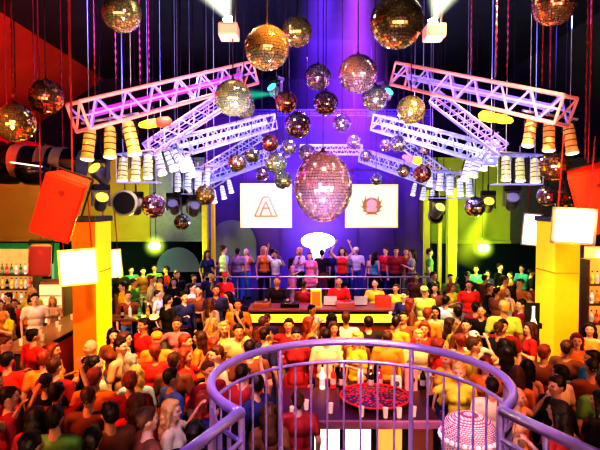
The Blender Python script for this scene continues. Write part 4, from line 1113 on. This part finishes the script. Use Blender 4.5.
TBL = """
LB 16 292 b brown dark q 12.1; LB 50 296 g peach blond p 12.0; LB 3 306 a orange brown f 11.4; LB 24 309 g yellow dark q 11.3; LB 2 284 a cream dark f 13.2; LB 24 288 g yellow blond f 12.2; LB 36 301 b orange dark r 11.6; LB 12 300 a red brown f 12.0
LB 62 292 a white dark f 11.4; LB 70 310 b red auburn q 10.8
LN 5 336 b red brown r; LN 33 326 a red dark x; LN 19 349 b red dark b; LN 37 350 a orange auburn b; LN 53 343 g orange auburn r; LN 67 354 a maroon brown b; LN 46 366 e black dark b
LN 89 357 f black dark b; LN 101 341 n cream none q; LN 113 366 a orange auburn b; LN 60 381 c maroon dark b; LN 27 376 b maroon dark x; LN 5 374 a red dark r; LN 95 383 e brown brown b; LN 78 404 a green dark b; LN 9 396 n cream none r
LN 40 402 g maroon dark b; LN 110 396 b brown dark y; LN 142 369 a maroon auburn b; LN 140 400 k cream blond r; LN 160 404 a brown brown x; LN 125 386 g red brown b; LN 180 402 a black dark b; LN 205 404 g navy dark y; LN 122 412 a orange dark b; LN 60 418 b brown dark b
LM 131 333 b cream brown r; LM 118 342 a peach dark r; LM 137 320 a red dark q; LM 151 334 h orange brown b; LM 158 301 a white dark r 13; LM 177 317 j pink brown f; LM 190 344 a red auburn b; LM 146 358 f lime grey x; LM 161 360 g pale_blue blond b; LM 174 353 a brown brown b; LM 191 357 a blue dark x; LM 206 350 k red auburn r; LM 203 330 g orange brown l; LM 120 326 g brown dark f; LM 108 352 e cream dark x
LR 118 283 a yellow dark q; LR 137 277 b green brown r; LR 149 276 a cream brown r; LR 158 283 g cream blond l; LR 174 278 g black dark f; LR 192 281 a white dark r; LR 203 284 e brown dark f 12; LR 219 284 a navy dark f 12; LR 222 273 h red dark f; LR 229 291 f maroon dark q; LR 128 289 a brown brown f; LR 184 292 b navy dark p; LR 211 297 g grey brown x; LR 168 296 a black dark x; LR 238 298 a orange dark f 10.8
LX 120 268 a black dark f; LX 131 265 b teal dark p; LX 143 267 a brown dark f; LX 166 266 a maroon dark q; LX 181 268 g navy dark f; LX 190 265 a black brown p; LX 199 269 a grey dark f; LX 155 264 b green dark f; LX 213 267 a navy dark f
CC 224 317 k orange blond r; CC 240 326 i yellow blond f; CC 227 338 g yellow auburn r; CC 215 342 a orange auburn r; CC 252 318 a brown brown x; CC 267 319 b navy brown f 10.2; CC 262 334 g orange auburn p; CC 278 332 a peach dark f; CC 259 347 j yellow blond f; CC 246 345 a cream brown q; CC 305 318 k orange auburn r; CC 312 311 a white dark p 10.8; CC 297 330 a navy dark x; CC 287 346 g pink auburn q; CC 330 324 f peach brown f; CC 351 314 a white brown b; CC 372 319 a black dark b; CC 342 334 a cream dark b; CC 384 326 b cream blond f; CC 362 333 g yellow blond q; CC 397 322 a orange dark x; CC 318 340 j maroon dark f; CC 410 330 g red auburn f; CC 388 339 a orange brown b; CC 275 352 a maroon dark b; CC 232 353 a maroon brown p; CC 304 341 a brown dark b
CC 335 312 g brown dark b; CC 288 316 a maroon dark f; CC 240 314 b brown dark x; CC 404 312 a brown dark f
IN 302 366 c cream brown x 6.8; IN 262 374 g maroon auburn x 6.7; IN 236 372 a navy dark y; IN 283 392 a maroon brown b 5.75; IN 253 398 g brown brown b 5.6; IN 226 392 e navy dark x 5.7
IN 420 358 g orange blond l 7.9; IN 448 352 g yellow blond q; IN 360 355 a brown brown f 8.1; IN 385 352 b orange dark f 8.3; IN 330 352 g maroon dark f 8.3
DJ 277 276 d black brown f 13.3; DJ 339 275 d red brown f 13.3; DJ 375 277 d yellow dark f 13.3; DJ 304 281 e maroon dark x 13.6
ST 222 246 a pale_blue brown x; ST 232 248 a grey dark b; ST 246 248 n pink none q; ST 265 247 f orange blond f; ST 281 250 c white brown q; ST 286 259 k pink dark r; ST 300 247 g white blond p; ST 311 251 j pink brown f; ST 321 248 a black dark b; ST 331 249 a navy dark p; ST 342 247 i red brown f; ST 350 249 a grey brown f; ST 360 246 h white dark f; ST 363 257 f peach brown q; ST 377 251 f teal dark x; ST 384 246 a red brown q; ST 397 247 a maroon dark f; ST 406 248 a brown brown f; ST 418 250 g grey dark l; ST 426 247 a green brown r; ST 273 248 b navy dark x; ST 214 250 g navy dark p
RN 462 333 h white dark b 8.0; RM 405 290 b navy dark q; RM 417 287 h lime brown f; RM 426 288 f cream dark f; RM 398 285 j yellow brown f; RM 446 294 a pale_blue dark x; RM 435 282 a brown dark f; RM 458 283 k yellow auburn p; RM 470 281 a red dark f; RM 486 282 b black brown p; RM 511 287 f cream dark l; RM 498 285 e brown dark x; RM 520 280 b orange brown q; RM 527 288 k orange auburn l; RM 437 306 g cream dark f; RM 461 305 a brown dark b; RM 477 301 a maroon dark x; RM 492 306 e black dark f; RM 425 309 a orange auburn x; RM 450 317 k yellow brown r; RM 411 300 g brown auburn r; RM 505 276 a orange brown r; RM 529 302 a maroon dark l
RX 417 269 a brown dark f; RX 430 266 b black dark p; RX 441 270 a green dark f; RX 450 264 h black brown f; RX 464 269 a brown dark x; RX 476 265 b teal dark f 16; RX 488 269 g navy dark q; RX 500 264 a black brown p; RX 511 270 b brown dark l; RX 522 263 b teal dark q; RX 531 269 a black dark r
RN 432 330 a orange auburn b; RN 486 336 f cream dark b; RN 513 297 a lime blond b 9.8; RN 503 343 g brown dark b; RN 421 340 g red auburn r; RN 447 336 a yellow brown r; RN 525 340 a brown auburn x; RN 528 360 f peach dark x 6.9; RN 480 366 a cream dark b 6.6; RN 466 354 g orange auburn q; RN 500 366 k orange brown x 6.6; RN 471 320 b brown dark f; RN 522 322 g red brown l; RN 539 384 n peach none p 5.8; RN 556 382 b black dark l 5.75
RN 455 361 j yellow blond f; RN 510 318 a maroon dark f; RN 495 322 e black brown x
RB 562 339 a brown brown x; RB 559 359 a white dark y; RB 592 349 b teal dark l; RB 577 333 g orange auburn f; RB 594 398 a black brown l; RB 577 388 g black dark y; RB 575 360 e brown dark b; RB 590 322 f orange dark q; RB 597 368 a green dark b; RB 560 401 g maroon dark y 5.4
"""
seen_pos = []
rows = []
for chunk in TBL.replace('\n', ';').split(';'):
    w = chunk.split()
    if len(w) < 7: continue
    z, px, py, k, col, hc, fc = w[0], float(w[1]), float(w[2]), w[3], w[4].replace('_', ' '), w[5], w[6]
    base = .7 if z == 'ST' else 0
    Y = float(w[7]) if len(w) > 7 else None
    H = HT[k]
    if z == 'ST': Y = 15.6+.32*((int(px)//7) % 4) if 225 < px < 415 else 15.62
    if Y is None:
        lo, hi = 4.0, 20.0
        for _ in range(40):
            m = (lo+hi)/2
            if at(px, py, m).z > base+H: lo = m
            else: hi = m
        Y = (lo+hi)/2
        if z in ('LX', 'RX'): Y = min(Y, 16.6)
    hz = at(px, py, Y).z-base
    sc = hz/H
    sc = max(.90, min(1.14, sc)) if z != 'ST' else max(.85, min(1.08, sc))
    rows.append([z, px, py, k, col, hc, fc, Y, sc, base, at(px, py, Y).x])
# keep neighbours apart (crowd is tight, bodies must not interpenetrate)
for it in range(110):
    for i in range(len(rows)):
        for j in range(i+1, len(rows)):
            a, b = rows[i], rows[j]
            dx = b[10]-a[10]; dy = b[7]-a[7]; d = math.hypot(dx, dy)
            m = .49
            if d < m:
                if d < 1e-3: dx, dy, d = .01, .01, .014
                p = (m-d)/2*.6
                sx = dx/d*p; sy = dy/d*p
                if a[0] == 'DJ' or a[0] == 'ST' or b[0] == 'ST' or b[0] == 'DJ': sy = 0; sx = math.copysign(p, dx)
                a[10] -= sx; a[7] -= sy; b[10] += sx; b[7] += sy
    for a in rows:      # fixed obstacles: columns, island bar, counter, desk, high table
        for (x0, x1, y0, y1) in ((-4.3, -3.55, 9.3, 10.5), (3.75 + .2, 5.2+.1, 9.3, 10.5), (-.55, 1.9, 6.1, 8.0), (-5.65, -4.2, 9.0, 13.0), (-1.55, 2.75, 12.1, 13.15)):
            g = .16
            if x0-g < a[10] < x1+g and y0-g < a[7] < y1+g:
                c = [(a[10]-x0+g, 0, -1), (x1+g-a[10], 0, 1), (a[7]-y0+g, 1, -1), (y1+g-a[7], 1, 1)]
                c.sort(key=lambda q: q[0]); q = c[0]
                if q[1] == 0: a[10] += q[2]*q[0]
                else: a[7] += q[2]*q[0]
        if a[0] != 'ST': a[7] = min(a[7], 16.7 if abs(a[10]-.6) > 4.2 else 14.9)
        if a[0] not in ('ST', 'DJ') and -4.1 < a[10] < 5.4 and a[7] > 14.9: a[7] = 14.9
        d = math.hypot(a[10]-RC.x, a[7]-RC.y)
        if d < 1.55: a[10] = RC.x+(a[10]-RC.x)/d*1.55; a[7] = RC.y+(a[7]-RC.y)/d*1.55
HN = {'dark': 'dark-haired', 'brown': 'brown-haired', 'auburn': 'auburn-haired', 'blond': 'blond', 'grey': 'grey-haired', 'none': 'bald'}
FN = {'f': 'facing the camera', 'b': 'back turned', 'l': 'in profile', 'r': 'in profile', 'x': 'turned away', 'y': 'turned away', 'p': 'half turned', 'q': 'half turned'}
by = {}
for r in rows:
    key = (r[0], r[4], r[5] if r[3] != 'h' else 'cap'); by.setdefault(key, []).append(r)
for key, v in by.items():
    zp, anc, ap = ZONE[key[0]]
    who = ('person in white and a black patterned white cap' if key[0] == 'RN' else 'person in %s and a cap' % key[1]) if key[2] == 'cap' else '%s person in %s' % (HN[key[2]], key[1])
    if len(v) == 1: v[0].append('%s %s' % (who, zp)); continue
    v.sort(key=lambda r: abs(r[1]-anc))
    for i, r in enumerate(v): r.append('%s %s, %s %s' % (who, zp, ORD[i], ap))
RI = random.Random(3)
def hat_pat():
    m = bpy.data.materials.new('patterned_cap'); m.use_nodes = True; nt = m.node_tree; b = nt.nodes['Principled BSDF']
    tc = nt.nodes.new('ShaderNodeTexCoord'); v = nt.nodes.new('ShaderNodeTexVoronoi'); v.inputs['Scale'].default_value = 14
    cr = nt.nodes.new('ShaderNodeValToRGB'); cr.color_ramp.interpolation = 'CONSTANT'; cr.color_ramp.elements[0].color = (.02, .02, .02, 1); cr.color_ramp.elements[1].color = (.95, .93, .9, 1); cr.color_ramp.elements[1].position = .28
    nt.links.new(tc.outputs['Object'], v.inputs['Vector']); nt.links.new(v.outputs['Distance'], cr.inputs[0]); nt.links.new(cr.outputs[0], b.inputs['Base Color']); return m
for r in rows:
    z, px, py, k, col, hc, fc, Y, sc, base, X, lab = r
    pr = PROTO[k]
    if k in USED: t = copy_tree(pr)
    else: t = pr; USED.add(k)
    sc *= RI.uniform(.97, 1.02); t.location = (X, Y, base); t.scale = (sc*RI.uniform(.95, 1.06), sc*RI.uniform(.95, 1.08), sc); t.rotation_euler = (0, 0, FACE[fc]+RI.uniform(-.25, .25)+math.atan2(-X, Y)*(1 if fc == 'f' else 0))
    t['label'] = lab; t['group'] = {'ST': 'dancers on the stage', 'DJ': 'DJs behind the desk'}.get(z, 'guests in the crowd')
    bot = RI.choice(['black', 'navy', 'black', 'blue', 'grey', 'brown'])
    sk = RI.choice(SKIN)
    for c in t.children:
        n = c.name.split('.')[0]
        def setm(m):
            c.material_slots[0].link = 'OBJECT'; c.material_slots[0].material = m
        if n in ('shirt', 'dress'): setm(cloth(col))
        elif n in ('trousers', 'skirt'): setm(cloth(bot if n == 'trousers' else col if k in 'jk' else bot))
        elif n == 'hair': setm(hairm(hc if hc in HAIRC else 'dark'))
        elif n == 'hat' and z == 'RN': setm(hat_pat())
        elif n == 'hat': setm(cloth(col if col != 'white' else 'cream'))
        elif n == 'body': setm(sk)
for k, pr in PROTO.items():
    if k not in USED:
        for c in list(pr.children): bpy.data.objects.remove(c)
        bpy.data.objects.remove(pr)

#PE

# ------------------------------------------------------------------ camera
cam = bpy.data.cameras.new('Camera'); co = bpy.data.objects.new('Camera', cam); COL.objects.link(co)
cam.sensor_width = 36; cam.lens = F/600*36; co.location = (0, 0, C); co.rotation_euler = (math.radians(90)-PITCH, 0, 0)
cam.clip_end = 100; cam.clip_start = .05
S.camera = co

# ------------------------------------------------------------------ lights
def area(loc, tgt, size, e, col, sy=None, spread=180, name='area_lamp'):
    l = bpy.data.lights.new(name, 'AREA'); l.energy = e; l.color = col; l.size = size
    if sy: l.shape = 'RECTANGLE'; l.size_y = sy
    l.spread = math.radians(spread)
    o = bpy.data.objects.new(name, l); COL.objects.link(o); o.location = loc
    d = Vector(tgt)-Vector(loc); o.rotation_euler = d.to_track_quat('-Z', 'Y').to_euler(); return o
def spot(loc, tgt, e, col, ang=40, blend=.5, r=.15):
    l = bpy.data.lights.new('spot_lamp', 'SPOT'); l.energy = e; l.color = col; l.spot_size = math.radians(ang); l.spot_blend = blend; l.shadow_soft_size = r
    o = bpy.data.objects.new('spot_lamp', l); COL.objects.link(o); o.location = loc
    d = Vector(tgt)-Vector(loc); o.rotation_euler = d.to_track_quat('-Z', 'Y').to_euler(); return o
# crowd washes
spot((-5.5, 3.5, 6.6), (-3.6, 7.6, 1.3), 945, (1, .26, .08), 62)
spot((-1.2, 5.2, 7.2), (-2.6, 8.6, 1.3), 1350, (1, .66, .28), 44)
spot((5.2, 3.2, 6.6), (3.6, 7.0, 1.3), 702, (1, .30, .08), 50)
spot((2.2, 5.5, 7.2), (3.4, 9.8, 1.3), 1215, (1, .75, .30), 44)
spot((.4, 5.5, 7.4), (-.6, 9.6, 1.2), 1215, (1, .42, .12), 48)
spot((2.6, 6.5, 7.4), (.6, 10.0, 1.2), 1147, (1, .70, .25), 36)
spot((-.6, 3.8, 6.6), (.7, 7.0, 1.1), 445, (1, .45, .35), 36)
spot((-1.8, 8.5, 7.2), (-3.0, 12.6, 1.2), 1282, (1, .75, .55), 36)
spot((3.2, 8.5, 7.2), (3.6, 12.8, 1.2), 702, (1, .80, .35), 36)
spot((-6.5, 8.5, 5.0), (-6.2, 12.6, 1.2), 405, (1, .6, .3), 70)
spot((6.5, 7.5, 5.0), (6.3, 10.4, 1.3), 351, (1, .5, .15), 70)
spot((7.5, 12.5, 5.0), (5.0, 15.6, 1.3), 81, (.1, 1, .55), 60)
spot((-1.6, 9.6, 6.8), (-.6, 12.8, 1.3), 567, (1, .35, .15), 36)
spot((2.6, 9.6, 6.8), (1.5, 12.8, 1.3), 567, (1, .45, .2), 36)
area((.6, 12.4, 7.3), (.6, 15.8, 1.4), 1.0, 170, (.6, .3, 1))
spot((-2.3, 11.0, 6.4), (-1.0, 15.8, 1.4), 567, (1, .22, .40), 34)
spot((3.0, 11.0, 6.4), (2.2, 15.8, 1.4), 567, (1, .35, .2), 34)
# violet rail light
spot((.5, 1.6, 6.9), (.5, 4.3, 2.2), 620, (.88, .62, 1), 42)
spot((-2.6, 1.8, 5.0), (-.6, 3.8, 2.2), 200, (.25, .2, 1), 45)
# red slope
area((-6.6, 10.5, 3.9), (-10.5, 17, 7.6), .8, 110, (1, .03, .02), spread=120)
spot((-4.5, 6, 4.6), (-9.4, 15.0, 7.8), 420, (1, .02, .02), 70)
spot((6.5, 9, 4.6), (10.0, 16, 7.6), 120, (.6, .1, .10), 70)
# blue ceiling
area((-2.5, 8, 6.5), (-5.5, 15, 8.8), 1.0, 70, (.12, .12, 1))
area((4, 8, 6.5), (6.5, 15, 8.8), 1.0, 60, (.15, .18, .9))
# violet stage wall wash
area((1.4, 15.8, 8.4), (1.2, 18.6, 5.0), 1.4, 210, (.28, .08, 1), .8)
area((-.4, 16.8, 4.2), (-.2, 18.6, 2.4), 2.0, 90, (.30, .12, 1), .5)
# green/yellow fascias
spot((-3.5, 12.2, 3.2), (-7.5, 17, 3.8), 330, (.75, .85, .05), 75)
spot((4.5, 12.2, 3.4), (5.4, 17, 3.8), 130, (.75, .9, .04), 50)
area((-6.5, 19, 2.3), (-8, 20.8, 1.5), 1.2, 30, (.2, 1, .4))
area((6.5, 18.5, 2.3), (6.5, 20.8, 1.5), 1.5, 50, (.15, 1, .55))
# truss key from below
spot((-.2, 6.0, 3.6), (-2.5, 9.5, 5.8), 210, (.75, .5, 1), 70, .5, .3)
spot((.9, 6.0, 3.6), (3.2, 9.5, 5.8), 210, (.6, .5, 1), 70, .5, .3)
spot((.2, 9.6, 4.2), (-2.0, 13.0, 5.6), 150, (.8, .8, 1), 60, .5, .3)
spot((1.0, 9.6, 4.2), (3.0, 13.0, 5.6), 150, (.8, .8, 1), 60, .5, .3)
# added floating uplights without fixtures, brightening mirror balls and trusses from below
spot((-1.2, 4.9, 2.6), (-1.9, 7.6, 6.0), 620, (1, .85, .62), 52, .6, .1)
spot((1.8, 4.9, 2.6), (2.4, 7.6, 6.0), 620, (1, .85, .62), 52, .6, .1)
spot((.4, 6.0, 2.3), (.3, 7.9, 5.6), 800, (1, .75, .95), 85, .6, .1)
spot((.4, 7.9, 2.6), (.2, 12.5, 5.2), 300, (.95, .9, 1), 70, .6, .1)
# added washers brighten the pale rear wall for mirror ball reflections
for x, c in ((-8, (1, .6, .3)), (-3, (1, .85, .65)), (2.5, (.95, .85, 1)), (8, (1, .65, .3))):
    area((x, -4.8, 3.9), (x, -7.4, 2.0), 1.6, 520, c, spread=110)
spot((-3.6, 5.6, 3.9), (-3.75, 7.0, 5.0), 60, (1, .6, .3), 60, .5, .1)  # added spot brightening the outermost mirror balls
spot((3.2, 5.6, 3.6), (4.6, 7.9, 4.0), 130, (1, .3, .2), 40, .5, .1)  # added red spot brightening the speaker near the gold column
# added unseen dome lamps behind the camera, there for mirror ball reflections
PCOL = {'amber': (1, .55, .15), 'white': (1, .85, .6), 'rose': (1, .25, .3), 'violet': (.6, .35, 1)}
for i, (x, y, z, c) in enumerate(((-6, -3, 3.0, 'amber'), (-3.5, -5.5, 3.2, 'white'), (-1, -3.5, 4.6, 'violet'), (1.5, -5.5, 3.2, 'white'), (3.5, -3, 4.4, 'rose'), (6, -4.5, 3.0, 'amber'), (-6.5, -6, 5, 'rose'), (5.8, -6, 5.6, 'white'))):
    t = thing('pendant_lamp', '%s glowing dome pendant lamp, %s across the hall behind the viewpoint' % (c, ORD[i]), 'lamp', (x, y, z), group='pendant lamps behind the viewpoint')
    bm = NB(); lathe(bm, [(.5, -.2), (.46, .05), (.25, .28), (.04, .34)], 24); obj('lamp_shade', bm, emis('pendant_'+c, PCOL[c], 4.5), t, smooth=True)
    bm = NB(); tube(bm, (0, 0, .34), (0, 0, 8.85-z), .012); obj('hanging_cable', bm, black, t)
W = bpy.data.worlds.new('World'); S.world = W; W.use_nodes = True
W.node_tree.nodes['Background'].inputs[0].default_value = (.10, .05, .18, 1); W.node_tree.nodes['Background'].inputs[1].default_value = .12
S.view_settings.view_transform = 'Standard'
S.view_settings.exposure = 0.42
S.view_settings.look = 'Very High Contrast'
S.view_settings.gamma = 1.0
S.cycles.max_bounces = 5
S.cycles.diffuse_bounces = 1
S.cycles.volume_bounces = 0
S.cycles.volume_step_rate = 2
S.cycles.sample_clamp_indirect = 4
